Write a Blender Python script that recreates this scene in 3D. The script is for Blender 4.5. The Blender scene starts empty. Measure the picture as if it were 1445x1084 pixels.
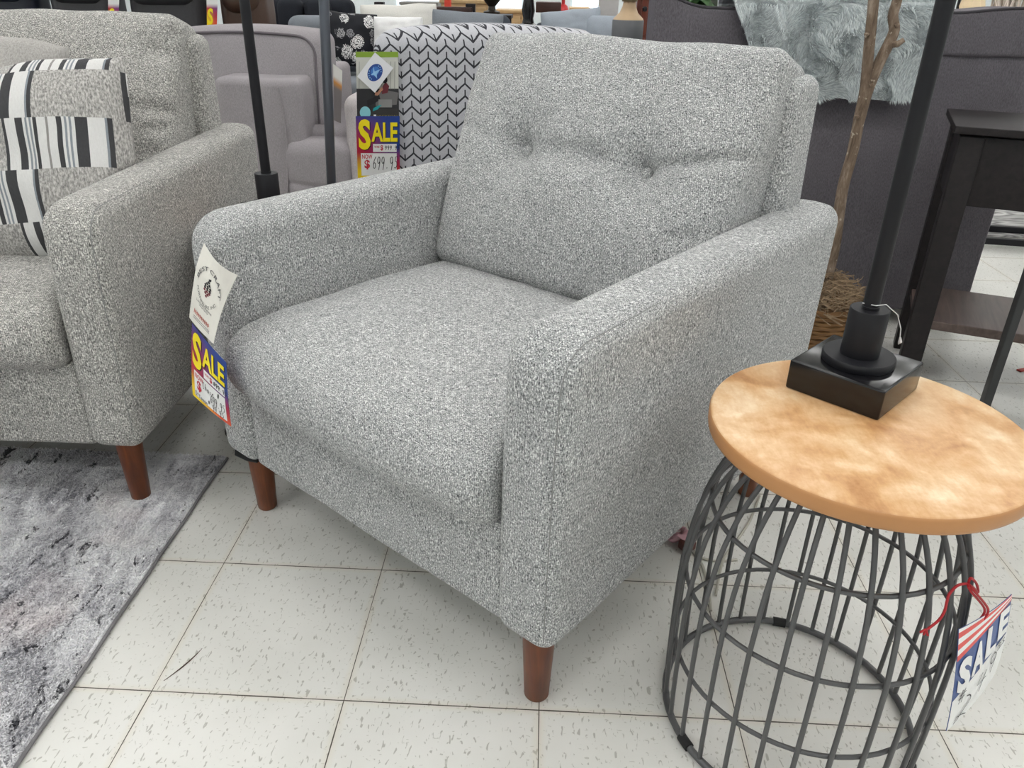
import bpy, bmesh, math, random
from mathutils import Vector, Matrix, noise
random.seed(7)
R = math.radians
PI = math.pi
SC = bpy.context.scene
COL = SC.collection

# ------------------------------------------------------------------ camera
W, H, F = 1445.0, 1084.0, 1097.85
YAW, PITCH, ROLL = -.0354, .4756, .0203
CAM = Vector((.5873, -.8422, 1.0008))
_f = Vector((math.sin(YAW) * math.cos(PITCH), math.cos(YAW) * math.cos(PITCH), -math.sin(PITCH)))
_r = Vector((math.cos(YAW), -math.sin(YAW), 0))
_u = _r.cross(_f)
_c, _s = math.cos(ROLL), math.sin(ROLL)
RT, UP, FW = _c * _r + _s * _u, -_s * _r + _c * _u, _f
cam = bpy.data.cameras.new('camera')
co = bpy.data.objects.new('camera', cam)
COL.objects.link(co)
cam.sensor_width = 36
cam.lens = 36 * F / W
cam.clip_start = .02
M = Matrix((RT, UP, -FW)).transposed().to_4x4()
M.translation = CAM
co.matrix_world = M
SC.camera = co


def ray(x, y):
    return RT * ((x - W / 2) / F) - UP * ((y - H / 2) / F) + FW


def at(x, y, Y):                       # the point on the world plane y = Y
    d = ray(x, y)
    return CAM + d * ((Y - CAM.y) / d.y)


def atz(x, y, z):
    d = ray(x, y)
    return CAM + d * ((z - CAM.z) / d.z)


# ------------------------------------------------------------------ node materials
MATS = {}


class N:
    def __init__(s, name):
        s.m = bpy.data.materials.new(name)
        s.m.use_nodes = True
        s.t = s.m.node_tree
        s.t.nodes.clear()
        s.out = s.t.nodes.new('ShaderNodeOutputMaterial')
        s.b = s.t.nodes.new('ShaderNodeBsdfPrincipled')
        s.t.links.new(s.b.outputs[0], s.out.inputs[0])

    def n(s, typ, **kw):
        x = s.t.nodes.new('ShaderNode' + typ)
        for k, v in kw.items():
            if hasattr(x, k) and k not in ('inputs',):
                setattr(x, k, v)
            else:
                x.inputs[k].default_value = v
        return x

    def l(s, a, b):
        s.t.links.new(a, b)

    def set(s, **kw):
        for k, v in kw.items():
            s.b.inputs[k.replace('_', ' ')].default_value = v

    def obj(s, scale=(1, 1, 1), rot=(0, 0, 0), loc=(0, 0, 0), src='Object'):
        tc = s.n('TexCoord')
        mp = s.n('Mapping')
        mp.inputs['Scale'].default_value = scale
        mp.inputs['Rotation'].default_value = rot
        mp.inputs['Location'].default_value = loc
        s.l(tc.outputs[src], mp.inputs[0])
        return mp.outputs[0]

    def noise(s, vec, scale=1, detail=2, rough=.5, dist=0):
        x = s.n('TexNoise')
        s.l(vec, x.inputs['Vector'])
        x.inputs['Scale'].default_value = scale
        x.inputs['Detail'].default_value = detail
        x.inputs['Roughness'].default_value = rough
        x.inputs['Distortion'].default_value = dist
        return x.outputs['Fac']

    def math(s, op, a, b=None, c=None, clamp=False):
        x = s.t.nodes.new('ShaderNodeMath')
        x.operation = op
        x.use_clamp = clamp
        for i, v in enumerate((a, b, c)):
            if v is None:
                continue
            if isinstance(v, (int, float)):
                x.inputs[i].default_value = v
            else:
                s.l(v, x.inputs[i])
        return x.outputs[0]

    def ramp(s, fac, stops, interp='LINEAR'):
        x = s.n('ValToRGB')
        cr = x.color_ramp
        cr.interpolation = interp
        while len(cr.elements) < len(stops):
            cr.elements.new(.5)
        for e, (p, c) in zip(cr.elements, stops):
            e.position = p
            e.color = (*c, 1) if len(c) == 3 else c
        s.l(fac, x.inputs[0])
        return x.outputs[0]

    def mix(s, fac, a, b, typ='MIX'):
        x = s.t.nodes.new('ShaderNodeMix')
        x.data_type = 'RGBA'
        x.blend_type = typ
        for sock, v in ((x.inputs[0], fac), (x.inputs[6], a), (x.inputs[7], b)):
            if isinstance(v, (int, float)):
                sock.default_value = v
            elif isinstance(v, tuple):
                sock.default_value = (*v, 1)
            else:
                s.l(v, sock)
        return x.outputs[2]

    def bump(s, h, strength=.4, dist=.002):
        x = s.n('Bump')
        x.inputs['Strength'].default_value = strength
        x.inputs['Distance'].default_value = dist
        s.l(h, x.inputs['Height'])
        s.l(x.outputs[0], s.b.inputs['Normal'])

    def sep(s, vec):
        x = s.n('SeparateXYZ')
        s.l(vec, x.inputs[0])
        return x.outputs


def srgb(r, g, b):
    f = lambda v: (v / 255 / 12.92) if v <= 10.3 else ((v / 255 + .055) / 1.055) ** 2.4
    return (f(r), f(g), f(b))


def plain(name, rgb, rough=.5, metal=0., spec=.5, **kw):
    if name in MATS:
        return MATS[name]
    k = N(name)
    k.set(Base_Color=(*srgb(*rgb), 1), Roughness=rough, Metallic=metal)
    k.b.inputs['Specular IOR Level'].default_value = spec
    v = k.obj((1, 1, 1))
    nz = k.noise(v, 35, 3)
    c = k.mix(nz, tuple(x * .92 for x in srgb(*rgb)), tuple(min(1, x * 1.06) for x in srgb(*rgb)))
    k.l(c, k.b.inputs['Base Color'])
    MATS[name] = k.m
    return k.m


def tweed(name, dark, mid, light, sc=1.0, bump=.5):
    k = N(name)
    v1 = k.obj((480 * sc, 480 * sc, 190 * sc))
    v2 = k.obj((150 * sc, 150 * sc, 700 * sc))
    v3 = k.obj((1, 1, 1))
    a = k.noise(v1, 1, 1.2, .5)
    b = k.noise(v2, 1, 1.2, .5)
    g = k.noise(v3, 30 * sc, 3, .6)
    h = k.noise(k.obj((60 * sc, 60 * sc, 420 * sc)), 1, 2, .6)
    e = k.noise(v3, 800 * sc, 1, .5)
    s_ = k.math('ADD', k.math('MULTIPLY', a, .50), k.math('MULTIPLY', b, .26))
    s_ = k.math('ADD', s_, k.math('MULTIPLY', g, .04))
    s_ = k.math('ADD', s_, k.math('MULTIPLY', h, .08))
    s_ = k.math('ADD', s_, k.math('MULTIPLY', e, .12))
    sx_, sy_, sz_ = k.sep(v3)[0:3]
    colm = k.math('SINE', k.math('MULTIPLY', k.math('ADD', k.math('ADD', sx_, sy_), k.math('MULTIPLY', g, .004)), 2 * PI / .0042))
    s_ = k.math('MULTIPLY_ADD', colm, .016, s_)
    c = k.ramp(s_, [(.38, srgb(*dark)), (.465, srgb(*mid)), (.52, srgb(*[m + 12 for m in mid])), (.61, srgb(*light))])
    k.l(c, k.b.inputs['Base Color'])
    k.set(Roughness=.95)
    k.b.inputs['Specular IOR Level'].default_value = .15
    k.b.inputs['Sheen Weight'].default_value = .1
    k.bump(s_, bump, .006)
    MATS[name] = k.m
    return k.m


def cloth(name, rgb, var=.18, sc=1.0, stretch=.35):
    if name in MATS:
        return MATS[name]
    k = N(name)
    v = k.obj((420 * sc, 420 * sc, 420 * stretch * sc))
    a = k.noise(v, 1, 2, .6)
    g = k.noise(k.obj(), 9, 3)
    s_ = k.math('ADD', k.math('MULTIPLY', a, .75), k.math('MULTIPLY', g, .25))
    base = srgb(*rgb)
    c = k.ramp(s_, [(.3, tuple(x * (1 - 2 * var) for x in base)), (.5, base), (.7, tuple(min(1, x * (1 + 2 * var)) for x in base))])
    k.l(c, k.b.inputs['Base Color'])
    k.set(Roughness=.95)
    k.b.inputs['Specular IOR Level'].default_value = .15
    k.bump(s_, .25, .002)
    MATS[name] = k.m
    return k.m


def leather(name, rgb, rough=.42):
    k = N(name)
    a = k.noise(k.obj(), 120, 4)
    base = srgb(*rgb)
    k.l(k.mix(a, tuple(x * .75 for x in base), tuple(x * 1.2 for x in base)), k.b.inputs['Base Color'])
    k.set(Roughness=rough)
    k.bump(a, .2, .002)
    MATS[name] = k.m
    return k.m


def wood(name, c1, c2, scale=(60, 60, 4), rough=.4, spec=.5):
    k = N(name)
    a = k.noise(k.obj(scale), 1, 4, .6, .6)
    b = k.noise(k.obj(), 14, 2)
    f = k.math('ADD', k.math('MULTIPLY', a, .75), k.math('MULTIPLY', b, .25))
    k.l(k.ramp(f, [(.3, srgb(*c1)), (.7, srgb(*c2))]), k.b.inputs['Base Color'])
    k.set(Roughness=rough)
    k.b.inputs['Specular IOR Level'].default_value = spec
    k.bump(a, .08, .001)
    MATS[name] = k.m
    return k.m


TWEED = tweed('grey_tweed', (80, 81, 83), (161, 162, 162), (248, 248, 246), 1.4, .7)
TWEED_S = tweed('sofa_tweed', (84, 83, 82), (157, 155, 151), (242, 240, 234), 1.25, .7)
MAUVE = cloth('mauve_grey_cloth', (152, 147, 150), .1)
CHARC = cloth('charcoal_cloth', (104, 100, 105), .16)
LEGW = wood('walnut_leg', (78, 36, 14), (128, 66, 28), (70, 70, 8), .35)
BLACKM = plain('black_metal', (26, 26, 30), .5, 0, .3)
BLACKG = plain('black_gloss', (17, 17, 20), .16)
GUN = plain('gunmetal', (94, 94, 95), .4, .35)
CHROME = plain('grey_steel', (105, 108, 116), .3, .85)
RUBBER = plain('black_rubber', (20, 20, 21), .6)
ESP = wood('espresso_wood', (25, 22, 23), (42, 37, 38), (60, 4, 60), .5, .3)
SHELFW = wood('brown_shelf_wood', (74, 62, 58), (104, 88, 82), (60, 5, 60), .45)
EDGEW = plain('honey_edge', (190, 136, 86), .4)
RED = plain('red_string', (176, 28, 38), .6)

# mottled honey table top
k = N('honey_wood_top')
a = k.noise(k.obj((1, 1, 1)), 13, 3, .55, .4)
b = k.noise(k.obj((18, 5, 5), (0, 0, .5)), 6, 5, .7)
e = k.noise(k.obj((1, 1, 1)), 240, 2)
f = k.math('ADD', k.math('MULTIPLY', a, .72), k.math('ADD', k.math('MULTIPLY', b, .2), k.math('MULTIPLY', e, .08)))
k.l(k.ramp(f, [(.34, srgb(176, 124, 76)), (.47, srgb(207, 160, 110)), (.57, srgb(223, 186, 142)), (.68, srgb(240, 217, 184))]), k.b.inputs['Base Color'])
k.set(Roughness=.36)
k.bump(e, .05, .001)
WOODTOP = k.m

BROWNTOP = wood('brown_wood_top', (122, 86, 58), (160, 120, 86), (8, 40, 8), .5)

# floor tile: 12 inch vinyl with flecks and dark joints
k = N('vinyl_tile')
v = k.obj()
x, y, z = k.sep(v)[0:3]
T = .3048
fx = k.math('FRACT', k.math('DIVIDE', x, T))
fy = k.math('FRACT', k.math('DIVIDE', y, T))
dx = k.math('MULTIPLY', k.math('MINIMUM', fx, k.math('SUBTRACT', 1, fx)), T)
dy = k.math('MULTIPLY', k.math('MINIMUM', fy, k.math('SUBTRACT', 1, fy)), T)
nz = k.noise(v, 9, 3)
wx = k.math('MULTIPLY_ADD', nz, .0016, -.0001)
wy = k.math('MULTIPLY_ADD', nz, .0022, -.0001)
jx = k.math('LESS_THAN', dx, wx)
jy = k.math('LESS_THAN', dy, wy)
joint = k.math('MAXIMUM', jx, jy)
fl = k.noise(k.obj((185, 72, 1), (0, 0, -.35)), 1, 1.5, .5, .6)
fl2 = k.noise(k.obj((90, 190, 1), (0, 0, -.5), (3, 9, 0)), 1, 1.5, .5, .5)
m1 = k.ramp(fl, [(.635, (0, 0, 0)), (.68, (1, 1, 1))])
m2 = k.ramp(fl2, [(.68, (0, 0, 0)), (.715, (1, 1, 1))])
cloud = k.noise(v, 3.2, 4, .6)
basec = k.ramp(cloud, [(.3, srgb(212, 211, 205)), (.7, srgb(224, 223, 218))])
c = k.mix(k.math('MULTIPLY', m1, .75), basec, srgb(160, 158, 148))
c = k.mix(k.math('MULTIPLY', m2, .6), c, srgb(170, 168, 158))
stain = k.math('MULTIPLY', k.math('SUBTRACT', 1, k.math('DIVIDE', k.math('MINIMUM', dx, dy), .012, clamp=True)), .25)
c = k.mix(stain, c, srgb(205, 190, 160))
c = k.mix(joint, c, srgb(72, 66, 56))
k.l(c, k.b.inputs['Base Color'])
k.set(Roughness=.3)
k.b.inputs['Specular IOR Level'].default_value = .45
TILE = k.m

# rug
k = N('grey_rug')
v = k.obj()
a = k.noise(k.obj((1, .55, 1), (0, 0, .35)), 7, 5, .72, .5)
b = k.noise(k.obj((60, 24, 60), (0, 0, .5)), 1, 3, .7, .5)
d_ = k.noise(v, 170, 3, .7)
pk = k.noise(v, 3.4, 2)
f = k.math('ADD', k.math('MULTIPLY', a, .5), k.math('ADD', k.math('MULTIPLY', b, .2), k.math('MULTIPLY', d_, .3)))
c = k.ramp(f, [(.39, srgb(128, 128, 134)), (.45, srgb(190, 189, 194)), (.505, srgb(228, 227, 230)), (.57, srgb(250, 250, 250))])
c = k.mix(k.ramp(pk, [(.52, (0, 0, 0)), (.64, (.45, .45, .45))]), c, srgb(214, 194, 190), 'MIX')
fk = k.math('MULTIPLY', k.noise(k.obj((34, 15, 10), (0, 0, .45)), 1, 4, .75, .8), 1)
mk = k.noise(v, 5, 2)
fleck = k.ramp(k.math('ADD', fk, k.math('MULTIPLY', mk, .35)), [(.775, (0, 0, 0)), (.82, (.92, .92, .92))])
c = k.mix(fleck, c, srgb(52, 52, 58))
k.l(c, k.b.inputs['Base Color'])
k.set(Roughness=1.)
k.b.inputs['Specular IOR Level'].default_value = .1
k.bump(k.math('ADD', d_, k.math('MULTIPLY', b, .8)), .9, .006)
RUG = k.m

# braided pattern for the accent chair
k = N('braided_cloth')
x, y, z = k.sep(k.obj())[0:3]
P, Q = .047, .0305
ux = k.math('ADD', k.math('DIVIDE', k.math('ADD', x, k.math('MULTIPLY', y, .8)), P), 20)
zig = k.math('MULTIPLY', k.math('ABSOLUTE', k.math('SUBTRACT', k.math('FRACT', ux), .5)), 2)
wob = k.math('MULTIPLY', k.noise(k.obj(), 60, 2), .004)
vz = k.math('DIVIDE', k.math('ADD', k.math('ADD', z, wob), k.math('MULTIPLY', zig, .021)), Q)
t = k.math('FRACT', k.math('ADD', vz, 20))
line = k.math('LESS_THAN', t, .19)
hf = k.math('FRACT', k.math('MULTIPLY', ux, 2))
vl = k.math('LESS_THAN', k.math('MINIMUM', hf, k.math('SUBTRACT', 1, hf)), .075)
vl = k.math('MULTIPLY', vl, k.math('LESS_THAN', t, .62))
dk = k.math('MAXIMUM', line, vl)
nz = k.noise(k.obj(), 350, 2)
c = k.mix(nz, srgb(172, 172, 178), srgb(204, 204, 209))
c = k.mix(dk, c, srgb(52, 52, 58))
k.l(c, k.b.inputs['Base Color'])
k.set(Roughness=.95)
BRAID = k.m

# striped block pillow cloth
k = N('striped_block_cloth')
x, y, z = k.sep(k.obj())[0:3]
hh, ww = .1, .334
zz = k.math('DIVIDE', k.math('ADD', z, .33), hh)
row = k.math('FLOOR', zz)
odd = k.math('MODULO', row, 2)
ub = k.math('FRACT', k.math('ADD', k.math('DIVIDE', k.math('ADD', x, -.021 + 1.002), ww), k.math('MULTIPLY_ADD', odd, -.395, .395)))
un = k.math('DIVIDE', ub, .56)
K_, L_, B_, G_ = srgb(62, 62, 64), srgb(213, 212, 210), srgb(134, 140, 146), srgb(140, 137, 134)
st = k.ramp(un, [(0, K_), (.03, L_), (.13, K_), (.20, L_), (.225, B_), (.245, L_), (.265, B_), (.285, L_), (.30, K_), (.335, L_), (.42, G_), (.445, L_),
                 (.52, K_), (.57, L_), (.59, B_), (.61, L_), (.63, B_), (.65, L_), (.68, K_), (.79, L_), (.94, B_), (.96, K_)], 'CONSTANT')
nz = k.noise(k.obj((330, 330, 140)), 1, 2, .6)
taupe = k.ramp(nz, [(.32, srgb(126, 124, 122)), (.5, srgb(167, 164, 160)), (.68, srgb(200, 197, 193))])
inb = k.math('LESS_THAN', un, 1)
c = k.mix(inb, taupe, st)
c = k.mix(.35, c, k.mix(nz, (0.25, 0.25, .25), (.75, .75, .75)), 'OVERLAY')
k.l(c, k.b.inputs['Base Color'])
k.set(Roughness=.95)
k.bump(nz, .4, .003)
STRIPE = k.m

# floral black and white
k = N('floral_cloth')
vo = k.n('TexVoronoi')
k.l(k.obj((15, 15, 15)), vo.inputs['Vector'])
vo.inputs['Scale'].default_value = 1
rnd = k.sep(vo.outputs['Color'])[0]
wv = k.math('SINE', k.math('MULTIPLY', k.noise(k.obj(), 26, 2), 34))
pet = k.math('LESS_THAN', k.math('ADD', vo.outputs['Distance'], k.math('MULTIPLY', wv, .06)), k.math('MULTIPLY_ADD', rnd, .34, .28))
pet = k.math('MULTIPLY', pet, k.math('GREATER_THAN', k.math('SINE', k.math('MULTIPLY', k.math('ADD', vo.outputs['Distance'], k.math('MULTIPLY', wv, .05)), 46)), -.45))
c = k.mix(pet, srgb(24, 25, 32), k.ramp(rnd, [(.2, srgb(120, 120, 126)), (.8, srgb(232, 232, 232))]))
k.l(c, k.b.inputs['Base Color'])
k.set(Roughness=.9)
FLORAL = k.m

# bark
k = N('bark')
a = k.noise(k.obj((50, 50, 12)), 1, 4, .7, .5)
b = k.noise(k.obj(), 60, 3)
c = k.ramp(a, [(.3, srgb(80, 64, 50)), (.5, srgb(122, 104, 88)), (.72, srgb(165, 148, 132))])
c = k.mix(k.ramp(b, [(.66, (0, 0, 0)), (.72, (1, 1, 1))]), c, srgb(190, 178, 160))
k.l(c, k.b.inputs['Base Color'])
k.set(Roughness=.85)
k.bump(a, .5, .004)
BARK = k.m

# fur blanket skin and strands
k = N('fur_skin')
a = k.noise(k.obj((14, 14, 22)), 1, 4, .7, 1.)
k.l(k.ramp(a, [(.3, srgb(140, 146, 149)), (.5, srgb(184, 190, 192)), (.7, srgb(228, 232, 232))]), k.b.inputs['Base Color'])
k.set(Roughness=1.)
k.bump(a, .6, .02)
FURSKIN = k.m

# card print with painted-in colours kept in an attribute
k = N('printed_card')
at_ = k.n('Attribute')
at_.attribute_name = 'print'
k.l(at_.outputs['Color'], k.b.inputs['Base Color'])
k.set(Roughness=.35)
PRINT = k.m
WHITE = plain('white_card', (238, 238, 236), .45)
YELLOW = plain('yellow_ink', (250, 228, 20), .4)
BLACKI = plain('black_ink', (24, 22, 28), .5)
REDI = plain('red_ink', (200, 48, 66), .45)
BLUEI = plain('blue_ink', (38, 74, 150), .4)
BIRDI = plain('pale_blue_ink', (150, 200, 240), .4)
TEAL = plain('teal_ink', (30, 160, 165), .45)
CYANI = plain('cyan_ink', (140, 206, 216), .45)
GREENI = plain('green_ink', (134, 166, 50), .45)
GREYI = plain('grey_ink', (92, 92, 92), .5)
MAROON = plain('maroon_ink', (110, 40, 50), .5)
SKIN = plain('skin_ink', (196, 140, 112), .5)
GOLDI = plain('gold_ink', (150, 140, 70), .5)
DARKP = plain('dark_photo_ink', (40, 40, 44), .5)


# ------------------------------------------------------------------ mesh helpers
def link(name, me, parent=None, mats=()):
    o = bpy.data.objects.new(name, me)
    COL.objects.link(o)
    for m in mats:
        me.materials.append(m)
    if parent:
        o.parent = parent
    return o


class MB:
    def __init__(s):
        s.v, s.f, s.mi = [], [], []

    def add(s, v, f, mi=0):
        o = len(s.v)
        s.v += [tuple(p) for p in v]
        s.f += [tuple(i + o for i in q) for q in f]
        s.mi += [mi] * len(f)
        return s

    def box(s, c, size, r=.004, seg=(1, 1, 1), m=2, fn=None, rz=0, mi=0, R3=None):
        v, f = rbox(size, r, seg, m)
        if fn:
            v = [fn(*p) for p in v]
        if R3 is not None:
            v = [R3 @ Vector(p) for p in v]
        cz, sz = math.cos(rz), math.sin(rz)
        v = [(c[0] + p[0] * cz - p[1] * sz, c[1] + p[0] * sz + p[1] * cz, c[2] + p[2]) for p in v]
        return s.add(v, f, mi)

    def lathe(s, prof, c=(0, 0, 0), seg=40, mi=0, cap=True):
        v, f = [], []
        n = len(prof)
        for i in range(seg):
            t = 2 * PI * i / seg
            for r_, z_ in prof:
                v.append((c[0] + r_ * math.cos(t), c[1] + r_ * math.sin(t), c[2] + z_))
        for i in range(seg):
            j = (i + 1) % seg
            for q in range(n - 1):
                f.append((i * n + q, j * n + q, j * n + q + 1, i * n + q + 1))
        if cap:
            f.append(tuple(i * n for i in range(seg))[::-1])
            f.append(tuple(i * n + n - 1 for i in range(seg)))
        return s.add(v, f, mi)

    def tube(s, path, rad, seg=8, closed=False, mi=0, flat=1.0):
        P = [Vector(p) for p in path]
        n = len(P)
        rads = rad if isinstance(rad, (list, tuple)) else [rad] * n
        v, f = [], []
        prev = None
        for i in range(n):
            if closed:
                t = (P[(i + 1) % n] - P[i - 1])
            else:
                t = P[min(i + 1, n - 1)] - P[max(i - 1, 0)]
            t.normalize()
            if prev is None:
                a = Vector((0, 0, 1)) if abs(t.z) < .9 else Vector((1, 0, 0))
                a = (a - t * a.dot(t)).normalized()
            else:
                a = (prev - t * prev.dot(t)).normalized()
            prev = a
            b_ = t.cross(a)
            for j in range(seg):
                w = 2 * PI * j / seg
                v.append(P[i] + (a * math.cos(w) * flat + b_ * math.sin(w)) * rads[i])
        for i in range(n if closed else n - 1):
            k2 = (i + 1) % n
            for j in range(seg):
                j2 = (j + 1) % seg
                f.append((i * seg + j, i * seg + j2, k2 * seg + j2, k2 * seg + j))
        if not closed:
            f.append(tuple(range(seg))[::-1])
            f.append(tuple((n - 1) * seg + j for j in range(seg)))
        return s.add(v, f, mi)

    def build(s, name, mats, parent=None, smooth=True, loc=None, recalc=True):
        me = bpy.data.meshes.new(name)
        me.from_pydata(s.v, [], s.f)
        if recalc:
            bm = bmesh.new()
            bm.from_mesh(me)
            bmesh.ops.recalc_face_normals(bm, faces=bm.faces)
            bm.to_mesh(me)
            bm.free()
        me.polygons.foreach_set('material_index', s.mi)
        if smooth:
            me.polygons.foreach_set('use_smooth', [True] * len(me.polygons))
        if not isinstance(mats, (list, tuple)):
            mats = [mats]
        o = link(name, me, parent, mats)
        if smooth:
            me.set_sharp_from_angle(angle=R(48))
        if loc:
            o.location = loc
        return o


def rbox(size, r, seg, m=3):
    S = [x / 2 for x in size]
    r = min(r, min(S) * .999)
    axes = []
    for a in range(3):
        i = S[a] - r
        off = [r * math.tan(R(45) * q / m) for q in range(1, m + 1)]
        L = [-i - o for o in reversed(off)] + [-i + 2 * i * q / seg[a] for q in range(seg[a] + 1)] + [i + o for o in off]
        axes.append(L)
    idx, v, f = {}, [], []

    def vid(p):
        k_ = (round(p[0], 6), round(p[1], 6), round(p[2], 6))
        if k_ not in idx:
            q = Vector(p)
            inn = Vector([max(-(S[a] - r), min(S[a] - r, p[a])) for a in range(3)])
            d = q - inn
            if d.length > 1e-9:
                q = inn + d.normalized() * r
            idx[k_] = len(v)
            v.append(tuple(q))
        return idx[k_]
    for a in range(3):
        b_, c_ = (a + 1) % 3, (a + 2) % 3
        for sgn in (-1, 1):
            for i in range(len(axes[b_]) - 1):
                for j in range(len(axes[c_]) - 1):
                    q = []
                    for di, dj in ((0, 0), (1, 0), (1, 1), (0, 1)):
                        p = [0, 0, 0]
                        p[a] = sgn * S[a]
                        p[b_] = axes[b_][i + di]
                        p[c_] = axes[c_][j + dj]
                        q.append(vid(p))
                    f.append(tuple(q if sgn > 0 else q[::-1]))
    return v, f


def nz3(p, s):
    return noise.noise(Vector(p) * s)


def tag(o, label=None, cat=None, group=None, kind=None):
    for k_, v_ in (('label', label), ('category', cat), ('group', group), ('kind', kind)):
        if v_:
            o[k_] = v_
    return o


def thing(name, label, cat, loc=(0, 0, 0), rz=0, group=None):
    o = bpy.data.objects.new(name, None)
    o.empty_display_size = .1
    COL.objects.link(o)
    o.location = loc
    o.rotation_euler = (0, 0, rz)
    return tag(o, label, cat, group)


def sstep(a, b, x):
    t = max(0, min(1, (x - a) / (b - a)))
    return t * t * (3 - 2 * t)


def segdist(px, pz, a, b):
    ax, az = a
    bx, bz = b
    dx_, dz_ = bx - ax, bz - az
    t = max(0, min(1, ((px - ax) * dx_ + (pz - az) * dz_) / (dx_ * dx_ + dz_ * dz_)))
    return math.hypot(px - ax - t * dx_, pz - az - t * dz_), t


# ------------------------------------------------------------------ the room
def quad(name, p, mat_, kind='structure'):
    me = bpy.data.meshes.new(name)
    me.from_pydata(p, [], [tuple(range(len(p)))])
    o = link(name, me, None, [mat_])
    o['kind'] = kind
    return o


X0, X1, Y0, Y1, ZC = -6., 8., -4., 11., 3.5
def slab(name, a, b, mat_):
    c = [(a[i] + b[i]) / 2 for i in range(3)]
    s_ = [b[i] - a[i] for i in range(3)]
    o = MB().box(c, s_, .001, m=1).build(name, mat_, smooth=False)
    o['kind'] = 'structure'
    return o


slab('floor', (X0, Y0, -.05), (X1, Y1, 0), TILE)
PAINT = plain('pale_wall_paint', (222, 228, 230), .8)
CEILM = plain('ceiling_white', (235, 235, 232), .9)
slab('wall_back', (X0, Y1, 0), (X1, Y1 + .1, ZC), PAINT)
slab('wall_front', (X0, Y0 - .1, 0), (X1, Y0, ZC), PAINT)
slab('wall_left', (X0 - .1, Y0, 0), (X0, Y1, ZC), PAINT)
slab('wall_right', (X1, Y0, 0), (X1 + .1, Y1, ZC), PAINT)
slab('ceiling', (X0, Y0, ZC), (X1, Y1, ZC + .1), CEILM)

# fluorescent troffers
k = N('lamp_diffuser')
k.set(Base_Color=(.9, .9, .9, 1), Roughness=.6)
k.b.inputs['Emission Color'].default_value = (1., .995, .985, 1)
k.b.inputs['Emission Strength'].default_value = 9.0
DIFF = k.m
proto = None
for i, lx in enumerate((-4.2, -1.6, 1.0, 3.6, 6.2)):
    for j, ly in enumerate((-2.6, -.4, 1.8, 4.4, 7.4, 9.8)):
        if proto is None:
            proto = thing('ceiling_light', 'white fluorescent ceiling panel above the shop floor', 'ceiling light', (lx, ly, ZC - .07), 0, 'ceiling light panels')
            fr = MB()
            for a_, b_, c_, d_ in ((0, .31, 1.24, .02), (0, -.31, 1.24, .02), (.61, 0, .02, .62), (-.61, 0, .02, .62)):
                fr.box((a_, b_, .035), (c_, d_, .07), .002)
            fr.build('light_frame', CEILM, proto)
            MB().box((0, 0, .03), (1.2, .6, .02), .002).build('diffuser', DIFF, proto)
        else:
            c_ = proto.copy()
            COL.objects.link(c_)
            c_.location = (lx, ly, ZC - .07)
            for ch in proto.children:
                d_ = ch.copy()
                COL.objects.link(d_)
                d_.parent = c_

# scuff on the floor tile
sm = MB()
p0, p1 = atz(231, 961, .0004), atz(285, 915, .0004)
pts = [p0.lerp(p1, t) + Vector((.004 * math.sin(t * 3), 0, 0)) for t in (0, .2, .4, .6, .8, 1)]
sm.tube(pts, [.0006, .001, .0016, .0016, .001, .0004], 5, flat=.3)
tag(sm.build('floor_scuff', plain('scuff_brown', (70, 54, 44), .7)), kind='structure')


# ------------------------------------------------------------------ upholstered seating (armchair and its sofa)
HI, HO, ZB = .32, .418, .143
ARM_LAST = [None]
SEAM = plain('seam_thread', (140, 140, 139), .9)


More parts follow.
